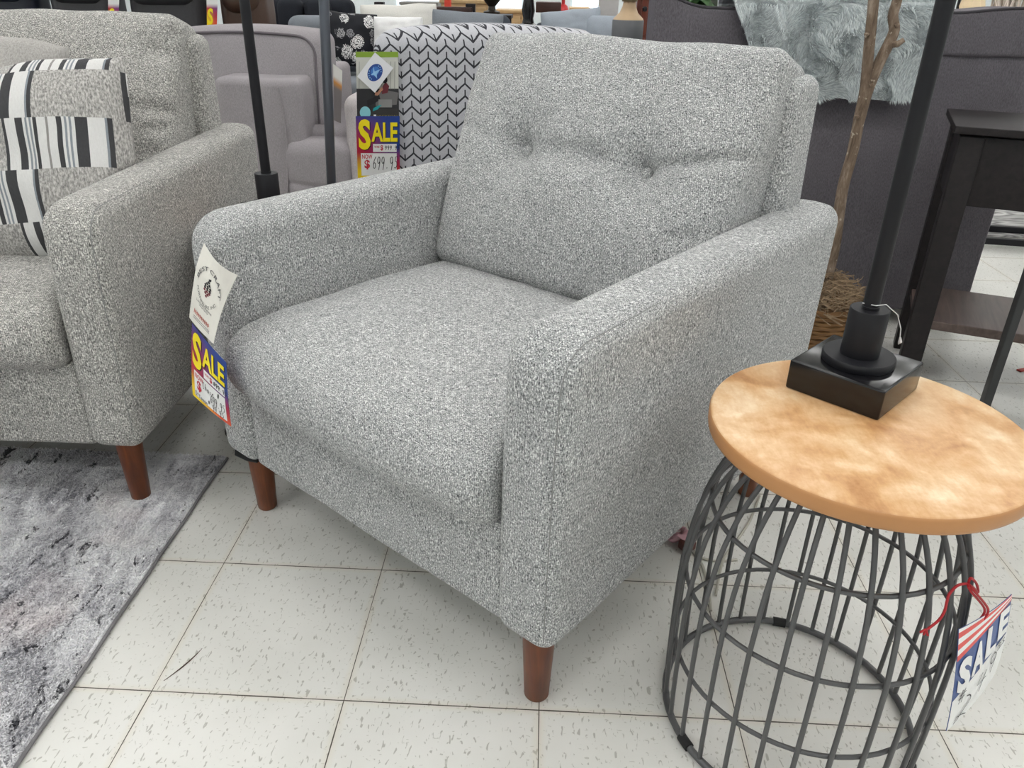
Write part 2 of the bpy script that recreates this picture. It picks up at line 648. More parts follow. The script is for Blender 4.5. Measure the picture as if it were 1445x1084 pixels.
def seat_unit(root, hi, ho, ncush, tuft, mat_):
    aw = ho - hi
    cx = (hi + ho) / 2
    # lower body between the arms
    def fbody(x, y, z):
        return (x, y + .003 * nz3((x, y, z), 6), z)
    MB().box((0, .405, (ZB + .325) / 2), (2 * hi + .01, .79, .325 - ZB), .014, (10, 6, 3), 3, fbody).build('base', mat_, root)
    # arms
    for sgn in (-1, 1):
        zt = .628
        L, D, HH = aw + .004, .86, zt - ZB

        def farm(x, y, z, sgn=sgn, D=D, HH=HH):
            yy, zz = y + D / 2, z + HH / 2
            Rr = .062
            if yy < Rr and zz > HH - Rr:
                a_, b_ = (Rr - yy) / Rr, (zz - HH + Rr) / Rr
                a2, b2 = a_ * math.sqrt(max(0, 1 - b_ * b_ / 2)), b_ * math.sqrt(max(0, 1 - a_ * a_ / 2))
                yy, zz = Rr - a2 * Rr, HH - Rr + b2 * Rr
            h = zz / HH
            zz += .012 * (yy / D) * sstep(.6, 1, h)
            x += sgn * .007 * sstep(0, 1, h)
            # soft padding: crown across the top and a gentle belly on the faces
            zz += .006 * (1 - (2 * x / L) ** 2) * sstep(.9, 1, h)
            x += .003 * nz3((x * 2 + sgn, yy, zz), 5) + (1 if x > 0 else -1) * .004 * math.sin(PI * min(1, h)) * math.sin(PI * min(1, yy / D))
            yy -= .004 * math.sin(PI * min(1, h)) * (1 if y < 0 else 0)
            return (x, yy - D / 2, zz - HH / 2)
        ARM_LAST[0] = MB().box((sgn * (cx), -.002 + D / 2, ZB + HH / 2), (L, D, HH), .027, (4, 40, 24), 4, farm).build('arm', mat_, root)
        q1, q2 = L / 2 - .027 + .027 * math.sin(R(38)), -D / 2 + .027 - .027 * math.cos(R(38))
        cq = .027 * math.cos(R(38))
        sp = [farm(sgn * q1, q2, -HH / 2 + .03 + (HH - .057) * i / 30) for i in range(31)]
        sp += [farm(sgn * q1, -D / 2 + .027 - cq * math.cos(R(t)), HH / 2 - .027 + cq * math.sin(R(t))) for t in range(15, 90, 15)]
        sp += [farm(sgn * q1, -D / 2 + .027 + .20 * i / 12, HH / 2 - .027 + cq - .0005 * i / 6) for i in range(13)]
        MB().tube([(p[0] + sgn * cx, p[1] - .002 + D / 2, p[2] + ZB + HH / 2) for p in sp], .0009, 5).build('seam', SEAM, ARM_LAST[0])
    # back frame
    fw = ho - .053

    def fback(x, y, z):
        h = (z + .36) / .72
        return (x * (1 - .012 * h), y - .012 * h + .003 * nz3((x, y, z), 5), z + .006 * nz3((x, 0, 1), 4) * sstep(.8, 1, h))
    MB().box((0, .775, .145 + .36), (2 * fw, .11, .72), .028, (16, 3, 14), 4, fback).build('back_frame', mat_, root)
    # seat cushions
    cw = 2 * hi / ncush
    for i in range(ncush):
        c0 = -hi + cw * (i + .5)
        w_ = cw - .006

        def fseat(x, y, z, w_=w_, c0=c0):
            hx, hy = x / (w_ / 2), (y + .05) / .29
            top = z > 0
            cr = max(0, 1 - hx ** 4) * max(0, 1 - abs(hy) ** 4)
            if top:
                z += .022 * cr
            else:
                z -= .004 * cr
            fr = sstep(.10, .3, -y)
            y += fr * (.030 * (z / .069) ** 2 - .012 - .016 * (1 - hx * hx))
            z -= .008 * sstep(.18, .3, -y) * (1 if top else .3)
            z += .003 * nz3((x + c0, y, z), 7)
            x += .002 * nz3((x + c0 + 5, y, z), 9)
            return (x, y, z)
        v, f = rbox((w_, .60, .138), .034, (26, 30, 8), 5)
        MB().add([(c0 + p[0], .275 + p[1], .386 + p[2]) for p in (fseat(*q) for q in v)], f).build('seat_cushion', mat_, root)
    # back cushions
    for i in range(ncush):
        c0 = -hi + cw * (i + .5)
        w_ = cw + (.022 if ncush == 1 else .012)
        Hc, Tc = .50, .17
        bz = .07 - .0                                    # button height above the cushion centre
        btn = [(-.142, .015), (.142, .015)]

        def fcush(x, y, z, w_=w_, c0=c0):
            hx, hz = x / (w_ / 2), z / (Hc / 2)
            front = sstep(.02, .07, -y)
            thin = .046 * sstep(-.35, 1.1, hz) * max(0, min(1, .5 - y / Tc))
            y -= .030 * max(0, 1 - hx ** 4) * max(0, 1 - hz ** 4) * front
            x *= 1 + .035 * sstep(-.1, .6, hz) - .01
            d = 0
            if tuft:
                for bx, bz_ in btn:
                    r2 = (x - bx) ** 2 + (z - bz_) ** 2
                    d += .010 * math.exp(-r2 / (2 * .018 ** 2)) + .030 * math.exp(-r2 / (2 * .05 ** 2))
                lines = [((-.142, .02), (.142, .02), .020, .020, 0), ((-.142, .02), (-.15, .20), .020, .018, .9), ((.142, .02), (.13, .20), .019, .018, .9),
                         ((.142, .02), (.33, .065), .024, .010, .5), ((-.142, .02), (-.33, .05), .013, .014, .8), ((.142, .02), (.30, .10), .006, .012, 1),
                         ((-.05, -.25), (-.09, -.13), .010, .010, 1), ((.08, -.25), (.12, -.14), .012, .011, 1),
                         ((.142, .02), (.18, -.16), .007, .02, 1), ((-.142, .02), (-.17, -.16), .007, .02, 1),
                         ((.23, -.17), (.34, -.12), .009, .010, 1), ((.25, -.09), (.34, -.05), .007, .009, 1)]
                for a_, b_, dep, wd, fade in lines:
                    ds, t = segdist(x, z, a_, b_)
                    e_ = dep * math.exp(-ds * ds / (2 * wd * wd)) * (1 - fade * t)
                    d = max(d, e_) + .35 * min(d, e_)
            else:
                for a_, b_, dep, wd, fade in (((w_ / 2, .02), (.14, .03), .016, .010, 1), ((w_ / 2, -.08), (.17, -.07), .010, .010, 1), ((w_ / 2, .15), (.16, .17), .010, .013, 1),
                                              ((-w_ / 2, .02), (-.14, .03), .016, .010, 1), ((w_ / 2 - .02, -.02), (.2, -.03), .01, .008, 1), ((w_ / 2, .2), (.2, .12), .008, .012, 1)):
                    ds, t = segdist(x, z, a_, b_)
                    d += dep * math.exp(-ds * ds / (2 * wd * wd)) * (1 - fade * t)
            y += d * front + thin
            if tuft and hz > .75:
                z -= .004 * math.exp(-((x - .10) / .07) ** 2) - .003 * math.exp(-((x + .12) / .09) ** 2)
            z += .004 * (1 - abs(hx) ** 3) * sstep(.6, 1, hz)
            if tuft:
                z += .003 * hx * sstep(.3, 1, hz)
            z += .004 * nz3((x + c0, z, y), 9)
            y += .004 * nz3((x + c0 + 3, z, y), 8)
            return (x, y, z)
        lean = R(17.5)
        Rm = Matrix.Rotation(-lean, 3, 'X')
        v, f = rbox((w_, Tc, Hc), .032, (92, 5, 84) if tuft else (48, 5, 44), 6)
        ctr = Vector((c0, .652, .665))
        vv = [ctr + Rm @ Vector(fcush(*q)) for q in v]
        cu = MB().add(vv, f).build('back_cushion', mat_, root)
        if tuft:
            for bx, bz_ in btn:
                p = Vector(fcush(bx, -Tc / 2, bz_)) + Vector((0, -.004, 0))
                bm_ = MB().lathe([(0.0005, .010), (.006, .0095), (.0115, .006), (.0125, 0), (.011, -.004)], (0, 0, 0), 20)
                Rb = Rm @ Matrix.Rotation(R(90), 3, 'X')
                bm_.v = [tuple(ctr + Rm @ p + Rb @ Vector(q)) for q in bm_.v]
                bm_.build('button', mat_, cu)
    # legs
    for sx in (-1, 1):
        for yb in (.045, .785):
            lx = sx * (ho - .048)
            MB().lathe([(.0005, 0), (.0175, 0), (.0195, .003), (.0262, ZB + .004), (.02, ZB + .006)], (lx, yb, 0), 28, cap=False).build('leg', LEGW, root)


CH_O, CH_A = Vector((.2867, .2258, 0)), R(-38.3)
chair = thing('armchair', 'light grey tweed armchair with button-tufted back and tapered walnut legs', 'armchair', CH_O, CH_A)
seat_unit(chair, HI, HO, 1, True, TWEED)
# black strap hanging under the lower left front corner
st = MB()
pth = [(-.424, .16, .20), (-.427, .08, .165), (-.425, .03, .142), (-.40, .012, .134), (-.36, .014, .138), (-.335, .02, .142)]
st.tube(pth, .006, 6, flat=.5)
tag(st.build('strap', RUBBER, chair), label='black strap at the lower left corner')


def CL(a, b, z):                        # a point in the armchair's own frame
    return CH_O + Matrix.Rotation(CH_A, 3, 'Z') @ Vector((a, b, z))


sofa = thing('sofa', 'light grey tweed sofa standing partly on the grey rug', 'sofa', (-1.15, .447, .012), 0)
seat_unit(sofa, .852, .95, 3, False, TWEED_S)

# ------------------------------------------------------------------ rug
rx1, ry1 = -.128, .66
rw, rl = 2.3, 1.75


def frug(x, y, z):
    if z > 0:
        z += .0016 * nz3((x, y, 0), 60) + .001 * nz3((x, y, 3), 150)
    x += .004 * nz3((0, y, 0), 6) if x > 0 else 0
    return (x, y, z)


rg = thing('area_rug', 'mottled grey rug with black flecks lying under the sofa', 'rug', (rx1 - rw / 2, ry1 - rl / 2, 0), 0)
MB().box((0, 0, .0063), (rw, rl, .0115), .003, (150, 120, 1), 2, frug).build('pile', RUG, rg)
rs = random.Random(21)
pv, pf = [], []
for q in range(52000):
    x_, y_ = rw / 2 - .003 - rs.random() ** 1.3 * .85, rl / 2 - .002 - rs.random() * 1.0
    z_ = .0118
    an = 2 * PI * noise.noise(Vector((x_ * 9, y_ * 9, 1))) + rs.uniform(-.9, .9)
    L_ = rs.uniform(.004, .009)
    dx_, dy_ = math.cos(an), math.sin(an)
    w_ = .0011
    b0_ = len(pv)
    pv += [(x_ - dy_ * w_, y_ + dx_ * w_, z_), (x_ + dy_ * w_, y_ - dx_ * w_, z_), (x_ + dx_ * L_ * .5 + dy_ * w_, y_ + dy_ * L_ * .5 - dx_ * w_, z_ + .0035),
           (x_ + dx_ * L_ * .5 - dy_ * w_, y_ + dy_ * L_ * .5 + dx_ * w_, z_ + .0035), (x_ + dx_ * L_, y_ + dy_ * L_, z_ + .0025)]
    pf += [(b0_, b0_ + 1, b0_ + 2, b0_ + 3), (b0_ + 3, b0_ + 2, b0_ + 4)]
rm_ = bpy.data.meshes.new('tufts')
rm_.from_pydata(pv, [], pf)
link('tufts', rm_, rg, [RUG])['kind'] = 'stuff'
eb = MB()
eb.tube([(rw / 2 + .0005 + .004 * nz3((0, -rl / 2 + rl * t / 40, 0), 6), -rl / 2 + rl * t / 40, .0055) for t in range(41)], .0036, 6)
tag(eb.build('bound_edge', plain('rug_binding', (126, 124, 126), .9), rg), label='dark bound edge')

# ------------------------------------------------------------------ pillows on the sofa


def pillow_mesh(w, h, t, n=34, pinch=.06, seed=0):
    v, f = [], []
    for side in (-1, 1):
        for i in range(n + 1):
            for j in range(n + 1):
                u_, v_ = -1 + 2 * i / n, -1 + 2 * j / n
                prof = (max(0, 1 - abs(u_) ** 2.6) ** .55) * (max(0, 1 - abs(v_) ** 2.6) ** .55)
                cr_ = 1 - .055 * (u_ * v_) ** 4
                x = w / 2 * u_ * (1 - pinch * (1 - v_ * v_)) * cr_
                z = h / 2 * (v_ * (1 - pinch * (1 - u_ * u_)) * cr_ + .05 * nz3((u_ * 1.3 + seed * 3, 0, 0), 1.4) * (v_ > 0) * v_)
                y = side * (t / 2 * prof * (1 + .12 * nz3((u_ + seed, v_, side), 2.2)) + .001)
                y += .006 * nz3((u_ * 1.5 + seed, v_ * 1.5, 3), 2.5) * prof
                v.append((x, y, z))
    o = (n + 1) ** 2
    for s_ in (0, 1):
        for i in range(n):
            for j in range(n):
                a_ = s_ * o + i * (n + 1) + j
                q = (a_, a_ + n + 1, a_ + n + 2, a_ + 1)
                f.append(q if s_ == 0 else q[::-1])
    rim = [i * (n + 1) for i in range(n)] + [n * (n + 1) + j for j in range(n)] + [i * (n + 1) + n for i in range(n, 0, -1)] + [j for j in range(n, 0, -1)]
    for i in range(len(rim)):
        a_, b_ = rim[i], rim[(i + 1) % len(rim)]
        f.append((a_, b_, b_ + o, a_ + o))
    return v, f


def pillow(name, label, cat, c, w, h, t, mat_, lean=20, rz=0, roll=0, seed=0, group=None):
    o = MB().add(*pillow_mesh(w, h, t, seed=seed)).build(name, mat_)
    o.location = c
    o.rotation_euler = (R(-lean), R(roll), R(rz))
    return tag(o, label, cat, group)


sp_ = pillow('throw_pillow', 'striped-block throw pillow in grey, white and charcoal leaning on the sofa arm', 'pillow', (-.49, .76, .642), .48, .44, .19, STRIPE, 24, 4, -6)
mw = Matrix.LocRotScale(sp_.location, sp_.rotation_euler, None)
mi_ = mw.inverted()
for vt in sp_.data.vertices:                      # the soft corner is squashed against the sofa arm
    p = mw @ vt.co
    lim = -.306 + .12 * sstep(.60, .74, p.z)
    if p.x > lim:
        p.x = lim + .1 * (p.x - lim)
        vt.co = mi_ @ p
pillow('throw_pillow', 'plain pale grey pillow tucked behind the striped pillow on the sofa', 'pillow', (-.70, .90, .70), .46, .42, .14, cloth('pale_taupe_cloth', (170, 167, 163), .14), 20, 0, 6, 4)

# ------------------------------------------------------------------ wire side tables
TC = (.992, .027)


def prof_r(z):
    P_ = [(0, .183), (.06, .185), (.123, .186), (.19, .1865), (.25, .185), (.31, .179), (.345, .173), (.375, .165), (.405, .154), (.435, .139), (.46, .121), (.48, .103), (.492, .09)]
    for (z0, r0), (z1, r1) in zip(P_, P_[1:]):
        if z <= z1:
            return r0 + (r1 - r0) * (z - z0) / (z1 - z0)
    return P_[-1][1]


def side_table(label, loc, ztop=.515, full=True, group=None):
    t = thing('side_table', label, 'side table', (loc[0], loc[1], 0), 0, group)
    dz = ztop - .515
    tp = MB().lathe([(.0005, .4915), (.191, .4915), (.194, .4935), (.1948, .498), (.1948, .510), (.1936, .5138), (.191, .515)], (.014, -.002, dz), 96, cap=True)
    o = tp.build('tabletop', [WOODTOP, EDGEW] if full else [BROWNTOP, BROWNTOP], t)
    for p in o.data.polygons:
        if p.normal.z < .9:
            p.material_index = 1
    if True:
        rim = MB()
        rim.tube([(.183 * math.cos(R(a_)), .183 * math.sin(R(a_)), .0075) for a_ in range(0, 360, 6)], .0055, 8, True)
        rim.build('base_ring', GUN, t)
        for zz in (.123, .25, .375):
            rr = prof_r(zz) - .0055
            MB().tube([(rr * math.cos(R(a_)), rr * math.sin(R(a_)), zz) for a_ in range(0, 360, 6)], .0033, 8, True).build('hoop', GUN, t)
        MB().tube([(.088 * math.cos(R(a_)), .088 * math.sin(R(a_)), .4895 + dz) for a_ in range(0, 360, 10)], .004, 8, True).build('top_ring', GUN, t)
        for q in range(28):
            an = R(9.5 + q * 360 / 28)
            zs = [.008, .05, .1, .15, .2, .25, .29, .32, .345, .365, .385, .405, .425, .445, .46, .475, .4905]
            MB().tube([(prof_r(z_) * math.cos(an), prof_r(z_) * math.sin(an), z_) for z_ in zs], .0036, 8).build('wire', GUN, t)
        for a_ in (78, 205, 325, 265):
            MB().tube([(.183 * math.cos(R(a_ + e)), .183 * math.sin(R(a_ + e)), .008) for e in (-3.3, -1, 1, 3.3)], .0078, 8).build('foot_clip', RUBBER, t)
    return t


side_table('round honey wood side table with domed grey wire cage base beside the armchair', TC)
side_table('round wood side table wedged between the sofa and the armchair', (.0, .85), .505, False)


def table_lamp(label, x, y, z, rz, top=1.3):
    t = thing('table_lamp', label, 'lamp', (x, y, z), 0, 'black pole lamps')
    MB().box((0, 0, .0212), (.128, .128, .0424), .003, m=2, rz=rz).build('base', BLACKG, t)
    MB().lathe([(.0005, .0425), (.046, .0425), (.0468, .044), (.0468, .052), (.0455, .0535), (.0005, .0535)], (0, 0, 0), 48, cap=False).build('disc', BLACKM, t)
    MB().lathe([(.0005, .0535), (.0245, .0535), (.0248, .055), (.0248, .1165), (.0238, .118), (.0005, .118)], (0, 0, 0), 40, cap=False).build('collar', BLACKM, t)
    MB().lathe([(.0005, .118), (.0112, .118), (.0112, .1215), (.0104, .122), (.0104, top - z), (.0005, top - z)], (0, 0, 0), 28, cap=False).build('pole', BLACKM, t)
    MB().lathe([(.0005, top - z), (.017, top - z), (.019, top - z + .02), (.019, top - z + .06), (.0005, top - z + .062)], (0, 0, 0), 28, cap=False).build('socket', BLACKM, t)
    return t


lamp1 = table_lamp('black metal pole lamp with square glossy base standing on the honey wood side table', 1.018, .124, .515, R(47))
# clear plastic tie round the neck
ct = MB()
cp = [(1.018 - .0115, .124, .640), (1.018, .124 - .014, .642), (1.034, .118, .641), (1.049, .112, .630), (1.056, .108, .612), (1.057, .106, .600)]
ct.tube(cp, .0007, 5)
ct.tube([(1.057, .106, .601), (1.058, .105, .595), (1.057, .106, .591)], [.0012, .0028, .0005], 6)
CLEAR = plain('clear_plastic', (205, 205, 205), .25)
_o = ct.build('price_string', CLEAR, lamp1)
_o.matrix_parent_inverse = Matrix.Translation(-Vector(lamp1.location))
tag(_o, label='clear plastic tag string')
table_lamp('black metal pole lamp rising behind the left arm of the armchair', -.02, .855, .505, R(20), 1.3)

# leaning steel floor lamp post
fl_ = thing('floor_lamp', 'shiny dark steel floor lamp post between the armchair and the mauve recliner', 'lamp', (.035, 1.22, 0))
MB().lathe([(.0005, 0), (.085, 0), (.087, .004), (.087, .018), (.08, .024), (.02, .03), (.0005, .03)], (0, 0, 0), 48, cap=False).build('base', CHROME, fl_)
b0 = at(468, 265, 1.22) - Vector((.035, 1.22, 0))
b1 = at(457, 0, 1.22) - Vector((.035, 1.22, 0))
dd = (b1 - b0) / (b1.z - b0.z)
pb_, pt_ = b0 - dd * (b0.z - .026), b0 + dd * (1.45 - b0.z)
fl_.children[0].location = (pb_.x, pb_.y, 0)
MB().tube([pb_, pb_.lerp(pt_, .5), pt_], .0125, 20).build('pole', CHROME, fl_)
MB().tube([pt_, pt_ + dd * .05], .02, 20).build('socket', BLACKM, fl_)


# ------------------------------------------------------------------ printed cards
class Card:
    """One printed card: a bent sheet plus ink layers laid on it, one mesh."""

    def __init__(s, fn, nrm_off=.0004):
        s.fn, s.mb, s.mats, s.off = fn, MB(), [], nrm_off
        s.colf = None
        s.nl = 0

    def mi(s, m):
        if m not in s.mats:
            s.mats.append(m)
        return s.mats.index(m)

    def P(s, u, v, lay):
        p = s.fn(u, v)
        e = .01
        n = (s.fn(u + e, v) - s.fn(u - e, v)).cross(s.fn(u, v + e) - s.fn(u, v - e)).normalized()
        return p + n * s.off * lay

    def sheet(s, mat_, colf, n=14):
        s.colf = colf
        v, f = [], []
        for lay in (0, -2):
            for i in range(n + 1):
                for j in range(n + 1):
                    v.append(s.P(i / n, j / n, lay))
        o = (n + 1) ** 2
        for b_ in (0, 1):
            for i in range(n):
                for j in range(n):
                    a_ = b_ * o + i * (n + 1) + j
                    q = (a_, a_ + n + 1, a_ + n + 2, a_ + 1)
                    f.append(q if b_ == 0 else q[::-1])
        rim = [i * (n + 1) for i in range(n)] + [n * (n + 1) + j for j in range(n)] + [i * (n + 1) + n for i in range(n, 0, -1)] + [j for j in range(n, 0, -1)]
        for i in range(len(rim)):
            a_, b_ = rim[i], rim[(i + 1) % len(rim)]
            f.append((b_, a_, a_ + o, b_ + o))
        s.ncol = [(i / n, j / n) for _ in (0, 1) for i in range(n + 1) for j in range(n + 1)]
        s.mb.add(v, f, s.mi(mat_))

    def poly(s, pts, mat_, lay=1):
        v = [s.P(u, v_, lay) for u, v_ in pts]
        c = [sum(p[0] for p in pts) / len(pts), sum(p[1] for p in pts) / len(pts)]
        v.append(s.P(c[0], c[1], lay))
        n = len(pts)
        s.mb.add(v, [(i, (i + 1) % n, n) for i in range(n)], s.mi(mat_))

    def area(s, u0, u1, flo, fhi, mat_, lay=1, n=14, m=10):
        v, f = [], []
        for i in range(n + 1):
            u = u0 + (u1 - u0) * i / n
            a_, b_ = flo(u), fhi(u)
            v += [s.P(u, a_ + (b_ - a_) * j / m, lay) for j in range(m + 1)]
        for i in range(n):
            for j in range(m):
                q = i * (m + 1) + j
                f.append((q, q + m + 1, q + m + 2, q + 1))
        s.mb.add(v, f, s.mi(mat_))

    def rect(s, u0, v0, u1, v1, mat_, lay=1):
        s.area(u0, u1, lambda u: v0, lambda u: v1, mat_, lay)

    def disc(s, u, v, ru, rv, mat_, lay=1, n=20):
        s.poly([(u + ru * math.cos(2 * PI * i / n), v + rv * math.sin(2 * PI * i / n)) for i in range(n)], mat_, lay)

    def stroke(s, pts, w, mat_, lay=2, asp=1.0):
        v, f = [], []
        for i, p in enumerate(pts):
            a_, b_ = pts[max(0, i - 1)], pts[min(len(pts) - 1, i + 1)]
            tx, ty = b_[0] - a_[0], (b_[1] - a_[1]) * asp
            L_ = math.hypot(tx, ty) or 1
            nx, ny = -ty / L_ * w / 2, tx / L_ * w / 2 / asp
            v += [s.P(p[0] + nx, p[1] + ny, lay), s.P(p[0] - nx, p[1] - ny, lay)]
        for i in range(len(pts) - 1):
            f.append((2 * i, 2 * i + 1, 2 * i + 3, 2 * i + 2))
        s.mb.add(v, f, s.mi(mat_))

    def text(s, body, u0, v0, u1, v1, mat_, lay=2, bold=0., arc=None):
        v, f = text_mesh(body, bold)
        xs, ys = [p[0] for p in v], [p[1] for p in v]
        a0, a1, b0_, b1_ = min(xs), max(xs), min(ys), max(ys)
        q = []
        for x_, y_ in v:
            tu, tv = (x_ - a0) / (a1 - a0), (y_ - b0_) / (b1_ - b0_)
            if arc:
                cu, cv, ru, rv, d0, d1, th = arc
                an = R(d0 + (d1 - d0) * tu)
                k_ = 1 + th * tv
                q.append(s.P(cu + ru * k_ * math.cos(an), cv + rv * k_ * math.sin(an), lay))
            else:
                q.append(s.P(u0 + (u1 - u0) * tu, v0 + (v1 - v0) * tv, lay))
        s.mb.add(q, f, s.mi(mat_))

    def build(s, name, parent=None):
        o = s.mb.build(name, s.mats, parent, smooth=False, recalc=False)
        at2 = o.data.color_attributes.new('print', 'FLOAT_COLOR', 'POINT')
        for i in range(len(o.data.vertices)):
            c_ = s.colf(*s.ncol[i]) if i < len(s.ncol) else (1, 1, 1)
            at2.data[i].color = (*c_, 1)
        return o


_TXT = {}


def text_mesh(body, bold):
    if (body, bold) in _TXT:
        return _TXT[(body, bold)]
    cu = bpy.data.curves.new('lettering', 'FONT')
    cu.body = body
    cu.offset = bold
    cu.resolution_u = 3
    ob = bpy.data.objects.new('lettering', cu)
    COL.objects.link(ob)
    bpy.context.view_layer.update()
    dg = bpy.context.evaluated_depsgraph_get()
    me = ob.evaluated_get(dg).to_mesh()
    v = [(p.co.x, p.co.y) for p in me.vertices]
    f = [tuple(p.vertices) for p in me.polygons]
    ob.evaluated_get(dg).to_mesh_clear()
    bpy.data.objects.remove(ob)
    bpy.data.curves.remove(cu)
    _TXT[(body, bold)] = (v, f)
    return v, f


def arcp(cx_, cy_, rx_, ry_, a0, a1, n=10):
    return [(cx_ + rx_ * math.cos(R(a0 + (a1 - a0) * i / n)), cy_ + ry_ * math.sin(R(a0 + (a1 - a0) * i / n))) for i in range(n + 1)]


# handwriting: each glyph in a unit box
GL = {
    '0': [arcp(.5, .5, .32, .5, 80, 440, 14)],
    '2': [arcp(.45, .72, .32, .28, 170, -40, 8) + [(.1, .02), (.4, .06), (.9, 0)]],
    '4': [[(.35, 1), (.12, .45), (.95, .5)], [(.75, .95), (.55, -.1)]],
    '5': [[(.85, 1), (.3, .98), (.25, .6)] + arcp(.4, .32, .4, .3, 90, -130, 8)],
    '6': [[(.75, 1), (.35, .7), (.18, .3)] + arcp(.48, .24, .3, .24, 180, 520, 12)],
    '7': [[(.1, .95), (.9, 1), (.45, 0)]],
    '8': [arcp(.5, .74, .26, .25, 270, -90, 10) + arcp(.5, .25, .32, .25, 90, 450, 10)],
    '9': [arcp(.42, .7, .32, .28, 20, 380, 12) + [(.76, .72), (.72, .4), (.55, -.15)]],
    '#': [[(.3, 0), (.4, 1)], [(.6, 0), (.7, 1)], [(.1, .35), (.9, .42)], [(.1, .65), (.9, .72)]],
    '.': [[(.4, .0), (.5, .08)]],
    'C': [arcp(.5, .5, .4, .5, 60, 310, 10)],
    'h': [[(.2, 1), (.15, 0)] + [(.2, .35), (.5, .55), (.7, .4), (.7, 0)]],
    'a': [arcp(.45, .25, .3, .25, 40, 400, 10) + [(.75, .45), (.75, 0), (.95, .08)]],
    'i': [[(.4, .5), (.4, 0), (.65, .1)]],
    'r': [[(.2, .5), (.25, 0), (.3, .35), (.55, .52), (.8, .45)]],
    'O': [arcp(.5, .5, .42, .5, 90, 450, 14)],
    't': [[(.5, .9), (.42, .05), (.75, .05)], [(.15, .6), (.85, .62)]],
    'o': [arcp(.5, .25, .32, .25, 90, 450, 10)],
    'm': [[(.05, .45), (.08, 0), (.2, .42), (.38, .38), (.4, 0), (.5, .4), (.72, .4), (.78, 0), (.95, .06)]],
    'n': [[(.1, .45), (.12, 0), (.3, .42), (.6, .42), (.68, 0), (.95, .06)]],
}


def hand(card, s_, u, v, cw_, ch_, w, mat_, lay=3, asp=1.3, slant=.25, drift=0.):
    for i, g in enumerate(s_):
        if g in GL:
            for stq in GL[g]:
                pts_ = [(u + i * cw_ + (p[0] + slant * p[1]) * cw_ * .85, v + drift * i + p[1] * ch_) for p in stq]
                card.stroke(pts_, w, mat_, lay, asp)


def bilerp(A, B, C_, D_, bow=None):
    """A top-left, B top-right, C bottom-left, D bottom-right; u to the right, v up."""
    def fn(u, v):
        w = 1 - v
        p = A.lerp(B, u).lerp(C_.lerp(D_, u), w)
        if bow:
            p = p + bow * (4 * u * (1 - u)) * .5 + bow * (4 * w * (1 - w)) * .5
        return p
    return fn


def sale_colors(u, v):
    blue, red, yel, org, pur = srgb(28, 62, 140), srgb(178, 30, 62), srgb(246, 214, 30), srgb(232, 92, 50), srgb(96, 40, 110)
    def mixc(a_, b_, t):
        t = max(0, min(1, t))
        return tuple(a_[i] + (b_[i] - a_[i]) * t for i in range(3))
    left = mixc(yel, mixc(red, blue, (v - .62) / .4), (v - .12) / .28)
    right = mixc(org, mixc(red, blue, (v - .25) / .25), (v - .02) / .2)
    return mixc(left, right, sstep(.1, .8, u))


def sale_card(card, price_was, lines, ycol=YELLOW):
    card.sheet(PRINT, sale_colors)
    # big S then ALE, black shadow under yellow
    for du, dv, m_, lay in ((.018, -.012, BLACKI, 1), (0, 0, ycol, 2)):
        card.text('S', .05 + du, .47 + dv, .33 + du, .955 + dv, m_, lay, .04)
        card.text('ALE', .35 + du, .60 + dv, .95 + du, .905 + dv, m_, lay, .03)
    card.rect(.38, .435, .93, .565, WHITE, 1)
    card.rect(.09, .05, .93, .415, WHITE, 1)
    card.text('WAS', .41, .50, .53, .535, REDI, 2, .02)
    card.text('$', .55, .455, .62, .545, REDI, 2, .02)
    hand(card, price_was, .65, .475, .058, .06, .012, BLACKI)
    card.text('NOW', .12, .325, .36, .395, REDI, 2, .02)
    card.text('$', .17, .15, .30, .31, REDI, 2, .03)
    for a_ in lines:
        hand(card, *a_)


# --- chair tags (hang from the front of the left arm)
def ray_b(x, y, b):
    d = ray(x, y)
    vdir = Matrix.Rotation(CH_A, 3, 'Z') @ Vector((0, 1, 0))
    t = (b - (CAM - CH_O).dot(vdir)) / d.dot(vdir)
    return CAM + d * t


bow_dir = Matrix.Rotation(CH_A, 3, 'Z') @ Vector((0, -1, 0))
A_, B2_, C2_, D2_ = ray_b(284, 347, -.016), ray_b(334, 388, -.022), ray_b(267, 453, -.066), ray_b(303, 485, -.072)
A_, B2_, C2_, D2_ = ray_b(283, 344, -.016), ray_b(326, 396, -.022), ray_b(267, 448, -.066), ray_b(301, 485, -.072)
_bl = bilerp(A_, B2_, C2_, D2_, bow_dir * .004)
_cu = ray_b(335, 388, -.030) - B2_


def curl_fn(u, v):
    t = max(0, (u + v - 1.35) / .65)
    return _bl(u, v) + _cu * t * t - bow_dir * .006 * (1 - u) * max(0, v - .7) / .3


cd = Card(curl_fn)


def linen(u, v):
    g = .82 + .10 * nz3((u * 40, v * 4, 0), 1) + .08 * nz3((u * 4, v * 40, 5), 1)
    c_ = srgb(222, 219, 210)
    return tuple(x * (.75 + .3 * g) for x in c_)


